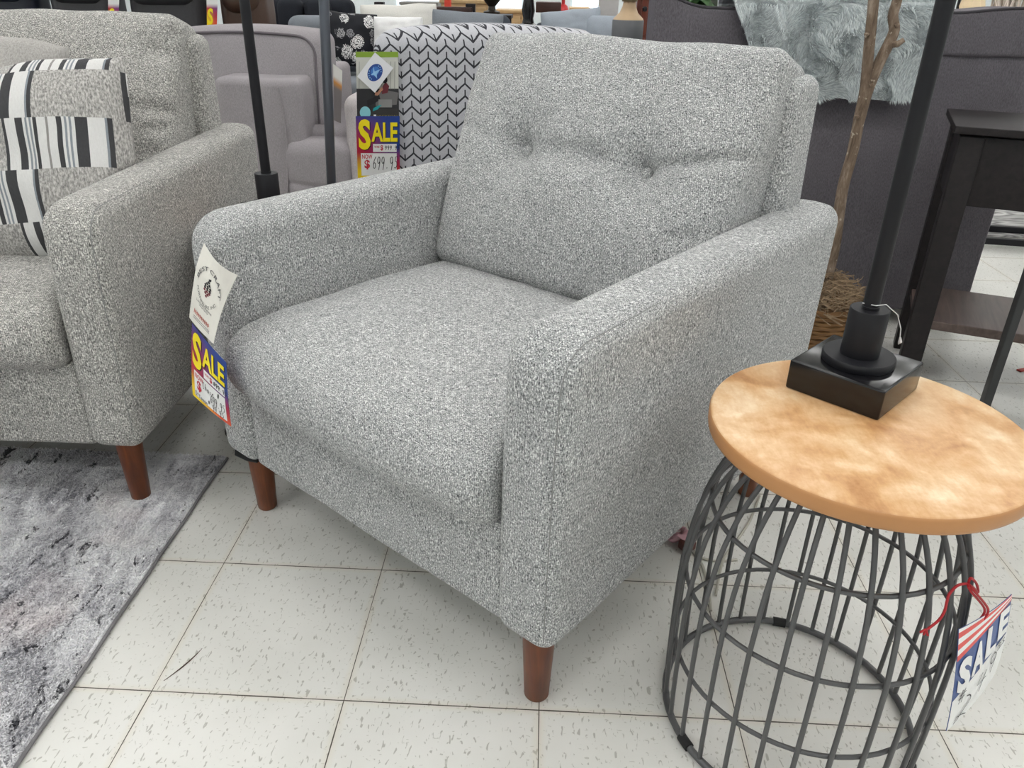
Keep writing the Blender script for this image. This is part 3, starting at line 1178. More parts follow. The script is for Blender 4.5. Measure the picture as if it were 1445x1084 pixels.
cd.sheet(PRINT, linen, 30)
cd.text('BEST CRAFT', 0, 0, 0, 0, GREYI, 2, .01, arc=(.50, .60, .33, .22, 175, 5, .22))
cd.text('FURNITURE INC', 0, 0, 0, 0, GREYI, 2, .0, arc=(.50, .60, .36, .24, 200, 340, -.16))
rnd_ = random.Random(3)
for rw_ in range(7):                               # pine cone emblem
    n_ = (1, 2, 3, 3, 3, 2, 1)[rw_]
    for q in range(n_):
        uu = .50 + (q - (n_ - 1) / 2) * .085
        vv_ = .70 - rw_ * .032
        cd.poly([(uu - .04, vv_), (uu, vv_ + .026), (uu + .04, vv_), (uu + .012, vv_ - .014), (uu - .02, vv_ - .012)], BLACKI if rw_ < 4 else MAROON, 2)
cd.stroke([(.48, .725), (.55, .75)], .03, BLACKI, 2)
cd.text('Limited Lifetime', .22, .335, .78, .37, GREYI, 2)
cd.text('Warranty', .33, .295, .67, .33, GREYI, 2)
ROSE = plain('rose_ink', (190, 120, 110), .5)
for q in range(10):
    cd.stroke([(.20 + .06 * q, .15), (.205 + .06 * q, .205)], .028, ROSE, 2)
cd.stroke([(.20, .178), (.78, .178)], .014, ROSE, 2)
cd.stroke([(.18, .11), (.82, .11)], .008, GREYI, 2)
cd.stroke([(.18, .085), (.82, .085)], .008, GREYI, 2)
o1 = cd.build('hang_tag')
tag(o1, 'linen-look paper hang tag with pine cone emblem at the front of the armchair arm', 'tag')

E1, E2, E3, E4 = ray_b(271, 456, -.063), ray_b(319, 512, -.070), ray_b(272, 557, -.088), ray_b(326, 602, -.080)
cd = Card(bilerp(E1, E2, E3, E4, bow_dir * .004))
sale_card(cd, '899.95', [('Chair', .34, .27, .062, .10, .010, BLACKI), ('#', .72, .32, .08, .08, .010, BLACKI), ('699.95', .54, .165, .062, .12, .011, BLACKI), ('Ottoman', .11, .06, .05, .075, .009, BLACKI),
                         ('#', .46, .10, .07, .06, .009, BLACKI), ('399.95', .52, .055, .058, .09, .010, BLACKI)])
tag(cd.build('price_card'), 'blue red and yellow sale card hanging below the pine cone tag on the armchair', 'price card')

# ------------------------------------------------------------------ accent chair with the braided cover, seen from behind
ac = thing('accent_chair', 'braided grey and black patterned chair back behind the armchair', 'chair', (.42, 1.42, 0), 0)
def fac(x, y, z):
    h = (z + .37) / .74
    z2 = z + (.016 * (1 - (x / .31) ** 2) - .012 * max(0, -x / .31) ** 2) * sstep(.8, 1, h)
    return (x * (1 - .015 * (1 - h)), y - .0 * h + .01 * (1 - (x / .31) ** 2) * (-1 if y < 0 else .5), z2)
MB().box((0, 0, .52), (.605, .15, .74), .055, (20, 3, 20), 5, fac).build('backrest', BRAID, ac)
MB().box((0, .38, .30), (.60, .66, .20), .03, (4, 4, 2), 4).build('base', BRAID, ac)
MB().box((0, .40, .44), (.46, .60, .12), .04, (6, 6, 2), 4).build('seat_cushion', cloth('dark_grey_seat', (96, 96, 100), .15), ac)
for sx in (-1, 1):
    MB().box((sx * .262, .36, .48), (.08, .62, .28), .035, (2, 6, 4), 4).build('arm', BRAID, ac)
    for yy in (0.0, .66):
        MB().lathe([(.0005, 0), (.016, 0), (.024, .21), (.0005, .21)], (sx * .25, yy, 0), 16, cap=False).build('leg', ESP, ac)

YT = 1.33
def pcard(x0, y0, x1, y1, Y=YT, x2=None, x3=None):
    return bilerp(at(x0, y0, Y), at(x1, y0, Y), at(x2 if x2 else x0, y1, Y), at(x3 if x3 else x1, y1, Y))


cd = Card(pcard(502, 73, 562, 168, YT, 504, 563))
cd.sheet(PRINT, lambda u, v: srgb(206, 206, 198) if v > .4 else srgb(52, 50, 50))
cd.rect(0, .92, 1, 1, GREENI, 1)
for uu in (.08, .62, .72, .82, .92):
    cd.stroke([(uu, .86), (uu - .02, .45)], .02, plain('pale_photo_ink', (168, 168, 160), .5), 1)
cd.rect(.0, .16, 1, .46, DARKP, 1)
cd.poly([(.45, .2), (.95, .22), (1, .40), (.7, .44), (.45, .36)], plain('grey_photo_ink', (110, 108, 108), .5), 2)
cd.poly([(.6, .38), (.74, .40), (.78, .50), (.70, .56), (.62, .50)], MAROON, 3)
cd.stroke([(.62, .47), (.50, .38), (.44, .39)], .05, SKIN, 4)
cd.disc(.68, .59, .06, .05, BLACKI, 4)
cd.stroke([(.55, .34), (.40, .28), (.25, .24)], .09, BLACKI, 3)
cd.rect(.52, .18, .84, .30, plain('photo_box_ink', (140, 140, 138), .5), 4)
cd.poly([(.38, .12), (.5, .15), (.6, .22), (.52, .21), (.40, .17)], TEAL, 5)
cd.disc(.2, .1, .13, .095, CYANI, 5)
cd.rect(.40, 0, .46, .07, WHITE, 5)
cd.text('JACKSON', .48, .015, .96, .065, GOLDI, 5)
tag(cd.build('product_tag'), 'tall photo product tag with green top strip hanging behind the armchair', 'tag')

pA = [at(529, 74, YT - .012), at(555, 96, YT - .012), at(504, 108, YT - .012), at(529, 131, YT - .012)]
cd = Card(bilerp(*pA))
cd.sheet(PRINT, lambda u, v: srgb(236, 237, 240), 6)
cd.disc(.5, .5, .30, .30, BLUEI, 1, 28)
cd.disc(.47, .53, .17, .17, plain('mid_blue_ink', (58, 120, 200), .4), 2, 20)
cd.poly([(.30, .62), (.46, .52), (.60, .70), (.60, .50), (.72, .40), (.52, .42), (.42, .34), (.44, .46)], BIRDI, 3)
for k2 in (40, 60, 80, 100, 200, 220, 240, 260, 280):
    cd.disc(.5 + .24 * math.cos(R(k2)), .5 + .24 * math.sin(R(k2)), .022, .022, BIRDI, 2, 6)
tag(cd.build('diamond_tag'), 'white diamond-shaped tag with round blue bird emblem', 'tag')

cd = Card(pcard(502, 164, 564, 252, YT - .006, 505, 564))
sale_card(cd, '999.95', [('699.95', .36, .17, .10, .19, .015, BLACKI)])
tag(cd.build('price_card'), 'blue red and yellow sale card under the photo product tag behind the armchair', 'price card')

# --- tag on the wire table
TA, TB, TCn, TD = Vector((1.092, -.140, .337)), Vector((1.186, -.076, .338)), Vector((1.105, -.165, .195)), Vector((1.190, -.095, .222))
ndir = (TB - TA).cross(TCn - TA).normalized() * -1
cd = Card(bilerp(TA, TB, TCn, TD, (TB - TA).normalized().cross(Vector((0, 0, 1))) * .006))


cd.sheet(PRINT, lambda u, v: srgb(70, 92, 145), 30)
fw_ = lambda q: (lambda u: min(1, (.70 + .30 * u - .06 * u * u) + q * (1.02 - (.70 + .30 * u - .06 * u * u))))
for i in range(6):
    cd.area(0, 1, fw_(i / 6), fw_((i + 1) / 6 if i < 5 else 1.3), [plain('flag_red', (226, 96, 90), .45), WHITE][i % 2], 1, 30, 3)
cd.area(0, 1, lambda u: .0, lambda u: .31 + .34 * u - .09 * u * u, WHITE, 1, 24, 10)
for i, g in enumerate('SALE'):
    u0 = .04 + i * .235
    cd.text(g, u0, .355 + .078 * i, u0 + .215, .70 + .068 * i, WHITE, 3, .05)
hand(cd, '#', .06, .24, .17, .13, .011, BLACKI, 4)
cd.stroke(arcp(.20, .19, .14, .07, 70, -70, 8) + [(.14, .06), (.08, .03), (.12, .09), (.22, .07), (.30, .03)], .014, BLACKI, 4, 1.3)
hand(cd, '4', .40, .17, .24, .20, .015, BLACKI, 4, 1.3, .2)
hand(cd, '9', .62, .28, .20, .20, .015, BLACKI, 4, 1.3, .2)
hand(cd, '95', .78, .48, .08, .06, .012, BLACKI, 4)
cd.stroke([(.78, .465), (.95, .49)], .012, BLACKI, 4)
tag(cd.build('price_tag'), 'red white and blue sale tag hanging from the wire side table by red string', 'price tag')


def cage_pt(x, y, rad):
    d = ray(x, y)
    ox, oy = CAM.x - TC[0], CAM.y - TC[1]
    a_ = d.x ** 2 + d.y ** 2
    b_ = ox * d.x + oy * d.y
    c_ = ox * ox + oy * oy - rad * rad
    t = (-b_ - math.sqrt(max(0, b_ * b_ - a_ * c_))) / a_
    return CAM + d * t


sg = MB()
knot = cage_pt(1366, 822, .176)
def smooth_path(P_, n=6):
    out = []
    for i in range(len(P_) - 1):
        p0_, p1_, p2_, p3_ = P_[max(0, i - 1)], P_[i], P_[i + 1], P_[min(len(P_) - 1, i + 2)]
        for q in range(n):
            t = q / n
            out.append(.5 * ((2 * p1_) + (p2_ - p0_) * t + (2 * p0_ - 5 * p1_ + 4 * p2_ - p3_) * t * t + (3 * p1_ - p0_ - 3 * p2_ + p3_) * t ** 3))
    out.append(P_[-1])
    return out


for path in ([(1366, 824), (1352, 826), (1340, 838), (1336, 850), (1333, 862), (1325, 875), (1309, 888)], [(1366, 824), (1370, 816), (1378, 824), (1380, 836), (1374, 830), (1366, 824)]):
    sg.tube(smooth_path([cage_pt(x_, y_, .186) for x_, y_ in path]), .0016, 6)
hole = (TA.lerp(TB, .42)) + Vector((0, 0, -.006))
for e in (-.002, .002):
    sg.tube(smooth_path([cage_pt(1366, 824, .186), cage_pt(1372, 834, .195) + Vector((e, 0, 0)), hole + Vector((e, -.004, .018)), hole + Vector((e, -.003, 0))]), .0015, 6)
for q in range(5):
    p = cage_pt(1307, 888, .187)
    sg.tube([p, p + Vector((random.uniform(-.008, .008), -.003, random.uniform(-.008, .004)))], .0014, 5)
tag(sg.build('tag_string', RED), 'red string bow tied on the wire table hoop', 'string')

# ------------------------------------------------------------------ mauve recliner behind
rc = thing('recliner', 'mauve grey recliner with piped back behind the sofa arm', 'recliner', (-.36, 2.3, 0), 0)
def soft(s1, s2, amp):
    def fn(x, y, z):
        return (x + amp * nz3((x + s1, y, z), s2), y + amp * nz3((x, y + s1, z), s2), z + amp * nz3((x, y, z + s1), s2))
    return fn
RX, RY = -.36, 2.3
axl, axr = at(300, 107, 2.3).x - RX, at(424, 110, 2.3).x - RX
MB().box(((axl + axr) / 2, .42, .345), (axr - axl, .86, .63), .03, (6, 10, 8), 4, soft(1, 6, .006)).build('arm', MAUVE, rc)
MB().tube([(at(394, 125, 2.3).x - RX + .012 * math.sin(q), -.013, .63 - .1 * q) for q in range(6)], .004, 6).build('piping', MAUVE, rc)
ral = at(481, 140, 2.3).x - RX
MB().box((ral + .125, .42, .33), (.25, .86, .55), .05, (6, 10, 8), 4, soft(2, 6, .006)).build('arm', cloth('lit_mauve_cloth', (186, 180, 180), .1), rc)  # right arm: same mauve cloth, with the light on it put into a paler colour
def ffoot(x, y, z):
    d = 0
    for zz in (-.02, -.08, -.13):
        ds, t = segdist(x, z, (-.12, zz), (.06, zz - .02))
        d += .010 * math.exp(-ds * ds / (2 * .008 ** 2))
    return (x, y - .03 * (1 - (x / .16) ** 2) + d, z)
MB().box((.04, .07, .29), (.30, .16, .30), .06, (20, 3, 24), 5, ffoot).build('footrest', MAUVE, rc)
MB().box((.04, .40, .40), (.29, .62, .14), .05, (6, 6, 2), 4, soft(3, 5, .006)).build('seat_cushion', MAUVE, rc)
bx0, bx1 = at(236, 60, 2.5).x - RX, at(459, 90, 2.5).x - RX
BW, BH = bx1 - bx0, .40
bzt = at(370, 38, 2.52).z


def fb(x, y, z):
    h = (z + BH / 2) / BH
    return (x, y + .05 * h - .02 * (1 - (2 * x / BW) ** 2) * math.sin(PI * max(0, min(1, h))) + .004 * nz3((x, y, z), 7),
            z + .020 * (1 - (2 * x / BW) ** 2) * h - .016 * h)


BC = Vector(((bx0 + bx1) / 2, .26, bzt - BH / 2))
bk = MB().add([BC + Vector(fb(*q)) for q in rbox((BW, .24, BH), .05, (18, 4, 12), 5)[0]], rbox((BW, .24, BH), .05, (18, 4, 12), 5)[1]).build('backrest', MAUVE, rc)
pp = MB()
loop = []
ex, ez, rr_ = BW / 2 - .03, BH / 2 - .022, .07
for i in range(20):
    loop.append((-BW / 2 + .03 + (ex - rr_ + BW / 2 - .03) * i / 19, ez))
for i in range(1, 9):
    a2 = R(90 * i / 8)
    loop.append((ex - rr_ + rr_ * math.sin(a2), ez - rr_ + rr_ * math.cos(a2)))
for i in range(1, 12):
    loop.append((ex, ez - rr_ - .26 * i / 11))
pp.tube([BC + Vector(fb(x_, -.1205, z_)) for x_, z_ in loop], .005, 6)
pp.build('piping', plain('grey_piping', (104, 98, 103), .8), bk)
MB().box((.045, .47, .10), (.72, .74, .16), .02).build('base', RUBBER, rc)

# brochure tag on that recliner's far arm
cd = Card(bilerp(at(470, 90, 2.26), at(483, 100, 2.26), at(472, 170, 2.26), at(481, 174, 2.26)))
cd.sheet(PRINT, lambda u, v: srgb(210, 208, 204) if v > .75 else (srgb(190, 130, 60) if v > .6 else srgb(110, 104, 104)), 10)
tag(cd.build('brochure_tag'), 'narrow brochure tag hanging beside the steel floor lamp post', 'tag')

# ------------------------------------------------------------------ charcoal sofa seen from the rear, right
cs = thing('sofa', 'charcoal sofa seen from behind with a fur blanket over its back', 'sofa', (1.45, 1.65, 0), 0)
XL, XR = -.565, .56


def fpanel(x, y, z):
    zt = 0
    wx = x + 1.45
    if z > .0:
        k_ = sstep(.0, .06, z)
        zt = .03 * math.exp(-((wx - .91) / .07) ** 2) + .016 * sstep(1.70, 1.92, wx) - .004
        zt *= k_
    return (x, y + .004 * nz3((x, y, z), 4), z + zt)


MB().box((0, .07, .447), (XR - XL, .14, .794), .010, (24, 2, 12), 3, soft(4, 4, .002)).build('back_panel', CHARC, cs)
tp_ = MB().box((0, .075, .895), (XR - XL + .004, .17, .118), .012, (40, 3, 6), 3, fpanel).build('back_cushion', CHARC, cs)
pp = MB()
ppts = []
for i in range(41):
    x_ = XL + .02 + (XR - XL - .03) * i / 40
    q = fpanel(x_, -.082, .0575)
    ppts.append((q[0], q[1] + .075, q[2] + .895))
pp.tube(ppts, .004, 6)
pp.build('piping', plain('dark_piping', (58, 55, 60), .8), tp_)
for sx, xx in ((-1, XL + .09), (1, XR - .09)):
    MB().box((xx, .56, .36), (.18, .84, .56), .05, (4, 8, 6), 4, soft(5, 5, .006)).build('arm', CHARC, cs)
MB().box((0, .55, .23), (XR - XL - .3, .8, .28), .03, (4, 4, 3), 3).build('base', CHARC, cs)
for sx in (-1, 1):
    MB().box((sx * .19, .56, .43), (.375, .70, .15), .05, (8, 8, 2), 4, soft(6, 5, .006)).build('seat_cushion', CHARC, cs)
for xx in (XL + .06, XR - .08):
    for yy in (.02, .92):
        MB().box((xx, yy, .04), (.09, .09, .08), .008).build('foot', RUBBER, cs)

# fur blanket draped over the back: a swept sheet with pile
bl = MB()
NU, NV = 60, 44
def fur_pt(i, j):
    u, v = i / NU, j / NV
    xa, xb = 1.10, 1.69
    # profile from the rear hem up, over the top and down the seat side
    pr = [(-.030, .735), (-.036, .80), (-.034, .90), (-.018, .972), (.05, 1.0), (.13, .995), (.185, .96), (.19, .86), (.185, .74)]
    t = v * (len(pr) - 1)
    q = min(int(t), len(pr) - 2)
    a_ = t - q
    yy = pr[q][0] + (pr[q + 1][0] - pr[q][0]) * a_
    zz = pr[q][1] + (pr[q + 1][1] - pr[q][1]) * a_
    lo = 1.215 if v < .45 else 1.13
    x0_ = lo + (xa - lo) * sstep(0, .42, v)
    x_ = x0_ + (xb - .02 + .03 * sstep(0, .1, v) * sstep(.6, .2, v) * 0 - x0_) * u
    x_ += .012 * nz3((u * 3, v * 3, 1), 1.5)
    zz += (-.018 * math.sin(PI * u) - .008 * math.sin(u * 9)) * sstep(.25, 0, v)
    yy -= .016 * (.5 + .5 * nz3((u * 5, v * 5, 2), 1.3)) + .012 * math.exp(-((u - .2 - .1 * v) / .02) ** 2) * -1
    return Vector((x_, 1.65 + yy - .004, zz))
G = [[fur_pt(i, j) for j in range(NV + 1)] for i in range(NU + 1)]
vv, ff = [], []
for lay in (0, 1):
    for i in range(NU + 1):
        for j in range(NV + 1):
            du = G[min(i + 1, NU)][j] - G[max(i - 1, 0)][j]
            dv = G[i][min(j + 1, NV)] - G[i][max(j - 1, 0)]
            n = du.cross(dv).normalized()
            vv.append(G[i][j] + n * (.012 if lay == 0 else -.004))
o_ = (NU + 1) * (NV + 1)
for lay in (0, 1):
    for i in range(NU):
        for j in range(NV):
            a_ = lay * o_ + i * (NV + 1) + j
            q = (a_, a_ + NV + 1, a_ + NV + 2, a_ + 1)
            ff.append(q if lay == 0 else q[::-1])
for i in range(NU):
    for j in (0, NV):
        a_ = i * (NV + 1) + j
        ff.append((a_, a_ + NV + 1, a_ + NV + 1 + o_, a_ + o_))
for j in range(NV):
    for i in (0, NU):
        a_ = i * (NV + 1) + j
        ff.append((a_, a_ + 1, a_ + 1 + o_, a_ + o_))
bl.add(vv, ff)
fur = bl.build('throw_blanket', FURSKIN)
tag(fur, 'pale grey fur throw blanket draped over the charcoal sofa back', 'blanket')
# the pile: thousands of short bent strands, one stuff part
rs = random.Random(11)
pv, pf, pm = [], [], []
for q in range(26000):
    i, j = rs.random() * NU, rs.random() * NV * .62
    ii, jj = min(int(i), NU - 1), min(int(j), NV - 1)
    a_, b_ = i - ii, j - jj
    p = (G[ii][jj] * (1 - a_) + G[ii + 1][jj] * a_) * (1 - b_) + (G[ii][jj + 1] * (1 - a_) + G[ii + 1][jj + 1] * a_) * b_
    n = (G[ii + 1][jj] - G[ii][jj]).cross(G[ii][jj + 1] - G[ii][jj]).normalized()
    p = p + n * .008
    sw = Vector((noise.noise(p * 16), .2 * noise.noise(p * 16 + Vector((9, 0, 0))), noise.noise(p * 14 + Vector((0, 7, 0))) - .35))
    sw = sw - n * sw.dot(n)
    L_ = rs.uniform(.014, .026)
    d1 = (n * .75 + sw * .9).normalized()
    d2 = (n * .25 + sw * 1.5).normalized()
    m1_, tip = p + d1 * L_ * .5, p + d1 * L_ * .5 + d2 * L_ * .55
    side = d1.cross(Vector((0, 1, .2))).normalized() * .0011
    b0_ = len(pv)
    pv += [p - side, p + side, m1_ + side * .8, m1_ - side * .8, tip]
    pf += [(b0_, b0_ + 1, b0_ + 2, b0_ + 3), (b0_ + 3, b0_ + 2, b0_ + 4)]
    mm = 0 if rs.random() < .55 else 1
    pm += [mm, mm]
fm = bpy.data.meshes.new('fur_pile')
fm.from_pydata(pv, [], pf)
fm.polygons.foreach_set('material_index', pm)
fo = link('fur_pile', fm, fur, [plain('fur_light', (232, 238, 238), .9), plain('fur_dark', (190, 198, 201), .9)])
fo['kind'] = 'stuff'

# ------------------------------------------------------------------ console table behind the charcoal sofa
CA = R(-21)
ct_ = thing('console_table', 'dark espresso wood console table with lower shelf at the right edge', 'table', (1.59, 1.188, 0), CA)
LW, LD, LZ = .95, .35, .71
MB().box((LW / 2, LD / 2, LZ - .009), (LW, LD, .018), .002, m=2).build('tabletop', ESP, ct_)
ap = MB()
ap.box((LW / 2, .035, .60), (LW - .06, .02, .17), .002)
ap.box((LW / 2, LD - .035, .60), (LW - .06, .02, .17), .002)
ap.box((.035, LD / 2, .60), (.02, LD - .06, .17), .002)
ap.box((LW - .035, LD / 2, .60), (.02, LD - .06, .17), .002)
ap.build('apron', ESP, ct_)
for xx in (.045, LW - .045):
    for yy in (.045, LD - .045):
        MB().box((xx, yy, .343), (.056, .056, .685), .003).build('leg', ESP, ct_)
MB().box((LW / 2, LD / 2, .187), (LW - .05, LD - .04, .026), .003).build('lower_shelf', SHELFW, ct_)

# thin metal-legged table at the right edge
mt = thing('accent_table', 'table on thin dark grey metal legs at the right edge', 'table', (1.644, .814, 0), 0)
for xx in (0, .4):
    for yy in (0, -.4):
        MB().box((xx, yy, .265), (.02, .02, .53), .003).build('leg', plain('dark_grey_metal', (62, 63, 64), .4, .4), mt)
MB().box((.215, -.2, .54), (.46, .46, .022), .004).build('tabletop', SHELFW, mt)

# ------------------------------------------------------------------ artificial tree in a basket with raffia
YB = 1.37
bs = thing('potted_tree', 'bare two-stemmed artificial tree in a basket of raffia behind the armchair', 'tree', (1.415, YB, 0), 0)
BASK = wood('wicker', (92, 64, 38), (150, 110, 66), (8, 8, 120), .7)
bk_ = MB()
for q in range(13):
    z_ = .008 + q * .0145
    rr_ = .105 + .022 * (q / 12) + .002 * (q % 2)
    bk_.tube([(rr_ * math.cos(R(a_)), rr_ * math.sin(R(a_)), z_ + .002 * math.sin(R(a_ * 12 + q * 180))) for a_ in range(0, 360, 5)], .0085, 6, True)
bk_.lathe([(.0005, .004), (.1, .004), (.12, .17), (.11, .18), (.0005, .15)], (0, 0, 0), 30, cap=False)
bk_.build('basket', BASK, bs)
rf = MB()
rs = random.Random(5)
for q in range(900):
    a_, r_ = rs.random() * 2 * PI, .128 * math.sqrt(rs.random())
    z_ = .185 + .085 * (1 - (r_ / .14) ** 2) * rs.uniform(.55, 1)
    d_ = rs.random() * 2 * PI
    pts = []
    cx_, cy_, cz_ = r_ * math.cos(a_), r_ * math.sin(a_), z_
    for w_ in range(5):
        pts.append((cx_, cy_, cz_))
        d_ += rs.uniform(-1, 1)
        cx_ += .012 * math.cos(d_)
        cy_ += .012 * math.sin(d_)
        cz_ += rs.uniform(-.008, .007)
    rf.tube(pts, .0012, 3)
for q in range(60):
    a_ = rs.random() * 2 * PI
    rf.tube([(.1 * math.cos(a_), .1 * math.sin(a_), .19), (.135 * math.cos(a_ + .2), .135 * math.sin(a_ + .2), .185), (.155 * math.cos(a_ + .5), .155 * math.sin(a_ + .5), .17 + rs.uniform(-.01, .01))], .0015, 3)
ro = rf.build('raffia', wood('raffia_straw', (112, 92, 72), (172, 148, 118), (40, 40, 40), .9), bs)
ro['kind'] = 'stuff'


def tp(x_, y_, dY=0):
    p = at(x_, y_, YB + dY)
    return p - Vector((1.415, YB, 0))


tr = MB()
main = [tp(1162, 440), tp(1166, 400), tp(1178, 345), tp(1184, 300), tp(1190, 262), tp(1203, 215), tp(1213, 165), tp(1221, 125), tp(1226, 70), tp(1231, 20), tp(1236, -40), tp(1242, -120)]
tr.tube(smooth_path(main, 4), [.017 + (.0125 - .017) * i / 44 for i in range(45)], 12)
br_ = [tp(1212, 170), tp(1224, 128), tp(1240, 90), tp(1254, 62), tp(1262, 42), tp(1260, 22), tp(1266, 0), tp(1276, -50), tp(1290, -120)]
tr.tube(smooth_path(br_, 4), [.0155 + (.011 - .0155) * i / 32 for i in range(33)], 12)
tr.tube([tp(1258, 62, -.005), tp(1267, 62, -.01), tp(1276, 56, -.015)], [.010, .008, .006], 8)
for x_, y_ in ((1223, 49), (1229, 120), (1265, 36), (1209, 165)):
    p = tp(x_, y_, -.012)
    tr.tube([p - Vector((.004, 0, .002)), p, p + Vector((.005, -.004, .003))], [.006, .0055, .003], 7)
tr.build('trunk', BARK, bs)

# ------------------------------------------------------------------ cord bundle and loose lamp cord on the floor
cb = thing('cord_bundle', 'small bundled cord with pink and white wrapping on the floor by the wire table', 'cord', (atz(958, 766, 0)), 0)
rs = random.Random(2)
wm = MB()
for q in range(7):
    wm.tube([(.016 * math.cos(R(a_)) * rs.uniform(.8, 1.1) + q * .003 - .01, .012 * math.sin(R(a_)) - .003 * q + .012, .016 + .012 * math.sin(R(a_ * 1.0 + 40 * q))) for a_ in range(0, 360, 30)], .0035, 6, True)
wm.build('wrapping', plain('pink_cord', (206, 160, 168), .7), cb)
MB().box((.012, -.02, .012), (.03, .026, .022), .006, rz=.6).build('plug', plain('plug_brown', (86, 46, 40), .6), cb)
MB().tube([(-.012, .01, .01), (-.03, .03, .012), (-.02, .045, .02), (.0, .04, .03)], .003, 6).build('black_cord', RUBBER, cb)
lc = MB()
for path in ([(978, 778), (992, 800), (1000, 835), (1003, 862)], [(1072, 700), (1058, 735), (1036, 768), (1020, 792), (1010, 840)], [(985, 786), (1010, 792), (1040, 790)]):
    lc.tube(smooth_path([atz(x_, y_, .003) for x_, y_ in path]), .003, 6, flat=.8)
tag(lc.build('lamp_cord', plain('clear_cord', (176, 172, 160), .35)), 'clear flat lamp cord lying on the tiles behind the wire table', 'cord')
rp = MB().box((0, 0, .002), (.03, .014, .004), .001, rz=.4).build('paper_scrap', plain('red_paper', (196, 60, 48), .6))
rp.location = atz(1442, 523, 0)
tag(rp, 'small red scrap on the floor at the right edge', 'scrap')

# ------------------------------------------------------------------ far right: another rug and a low black table base
fr_ = MB().box((0, 0, .006), (2.0, 1.6, .012), .003).build('area_rug', None or (lambda: None)() or MATS.setdefault('wavy_rug', (lambda: (lambda k: (k.l(k.ramp(k.math('FRACT', k.math('ADD', k.math('MULTIPLY', k.noise(k.obj((.8, 3, 1)), 2.2, 3, .5, 1.5), 7), 0)), [(0, srgb(120, 119, 118)), (.5, srgb(206, 205, 203)), (1, srgb(128, 126, 125))]), k.b.inputs['Base Color']), k.set(Roughness=1.), k.m)[-1])(N('wavy_rug')))()))
fr_.location = (3.35, 3.55, 0)
tag(fr_, 'grey and white swirl rug on the floor beyond the charcoal sofa', 'rug')
cf = thing('coffee_table', 'low black metal framed table beyond the charcoal sofa', 'table', (2.95, 2.55, .012), R(-8))
for yy in (0., .22):
    MB().box((0, yy, .014), (1.0, .03, .028), .003).build('base_bar', BLACKM, cf)
for xx in (-.48, .48):
    for yy in (0, .22):
        MB().box((xx, yy, .20), (.03, .03, .36), .003).build('leg', BLACKM, cf)
MB().box((.2, .11, .39), (1.0, .5, .03), .004).build('tabletop', ESP, cf)


# ------------------------------------------------------------------ the shop beyond: a band of furniture at eye height
def B(name, mat_, parent, c, s_, r=.02, seg=(2, 2, 2), m=3, fn=None):
    return MB().box(c, s_, r, seg, m, fn).build(name, mat_, parent)


def far_seat(name, label, cat, x0, x1, Y, zt, mat_, facing=-1, depth=.85, group=None, arms=.16, seat=.45, ncush=2):
    w = x1 - x0
    o = thing(name, label, cat, ((x0 + x1) / 2, Y, 0), 0 if facing < 0 else PI, group)
    y_ = 0
    B('base', mat_, o, (0, depth / 2, .2), (w - .02, depth - .02, .3), .03)
    B('backrest', mat_, o, (0, depth - .12, zt / 2 + .05), (w - .02, .22, zt - .1), .07, (8, 2, 6), 4, soft(x0, 5, .012))
    for sx in (-1, 1):
        B('arm', mat_, o, (sx * (w / 2 - arms / 2), depth / 2 - .03, .33), (arms, depth, .58), .06, (2, 4, 4), 4)
    cw_ = (w - 2 * arms) / ncush
    for i in range(ncush):
        B('seat_cushion', mat_, o, (-w / 2 + arms + cw_ * (i + .5), depth / 2 - .1, seat - .05), (cw_ - .01, depth - .25, .15), .05, (4, 4, 2), 4)
        if zt > .7:
            B('back_cushion', mat_, o, (-w / 2 + arms + cw_ * (i + .5), depth - .28, seat + (zt - seat) / 2), (cw_ - .01, .18, zt - seat + .0), .07, (4, 3, 4), 4)
    for sx in (-1, 1):
        for yy in (.06, depth - .06):
            B('leg', RUBBER, o, (sx * (w / 2 - .07), yy, .03), (.05, .05, .06), .006)
    return o


def dining_back(label, x0, x1, Y, zt, mat_, group=None):
    w = x1 - x0 - .01
    o = thing('recliner', label, 'recliner', ((x0 + x1) / 2, Y, 0), 0, group)
    B('backrest', mat_, o, (0, .6, zt / 2 + .15), (w - .06, .22, zt - .3), .07, (6, 3, 8), 4, soft(x0 * 3, 5, .01))
    B('headrest', mat_, o, (0, .56, zt - .1), (w - .1, .24, .24), .08, (6, 3, 4), 4)
    B('seat_cushion', mat_, o, (0, .28, .40), (w - .24, .6, .18), .06, (4, 4, 2), 4)
    B('base', mat_, o, (0, .35, .18), (w - .06, .66, .28), .03)
    for sx in (-1, 1):
        B('arm', mat_, o, (sx * (w / 2 - .06), .3, .38), (.13, .66, .5), .05, (2, 4, 3), 4)
    return o


NAVY = leather('navy_leather', (32, 34, 46), .3)
DGREY = leather('charcoal_leather', (58, 57, 60), .5)
BROWN = leather('brown_leather', (74, 54, 44), .4)


def xat(px, py, Y):
    return at(px, py, Y).x


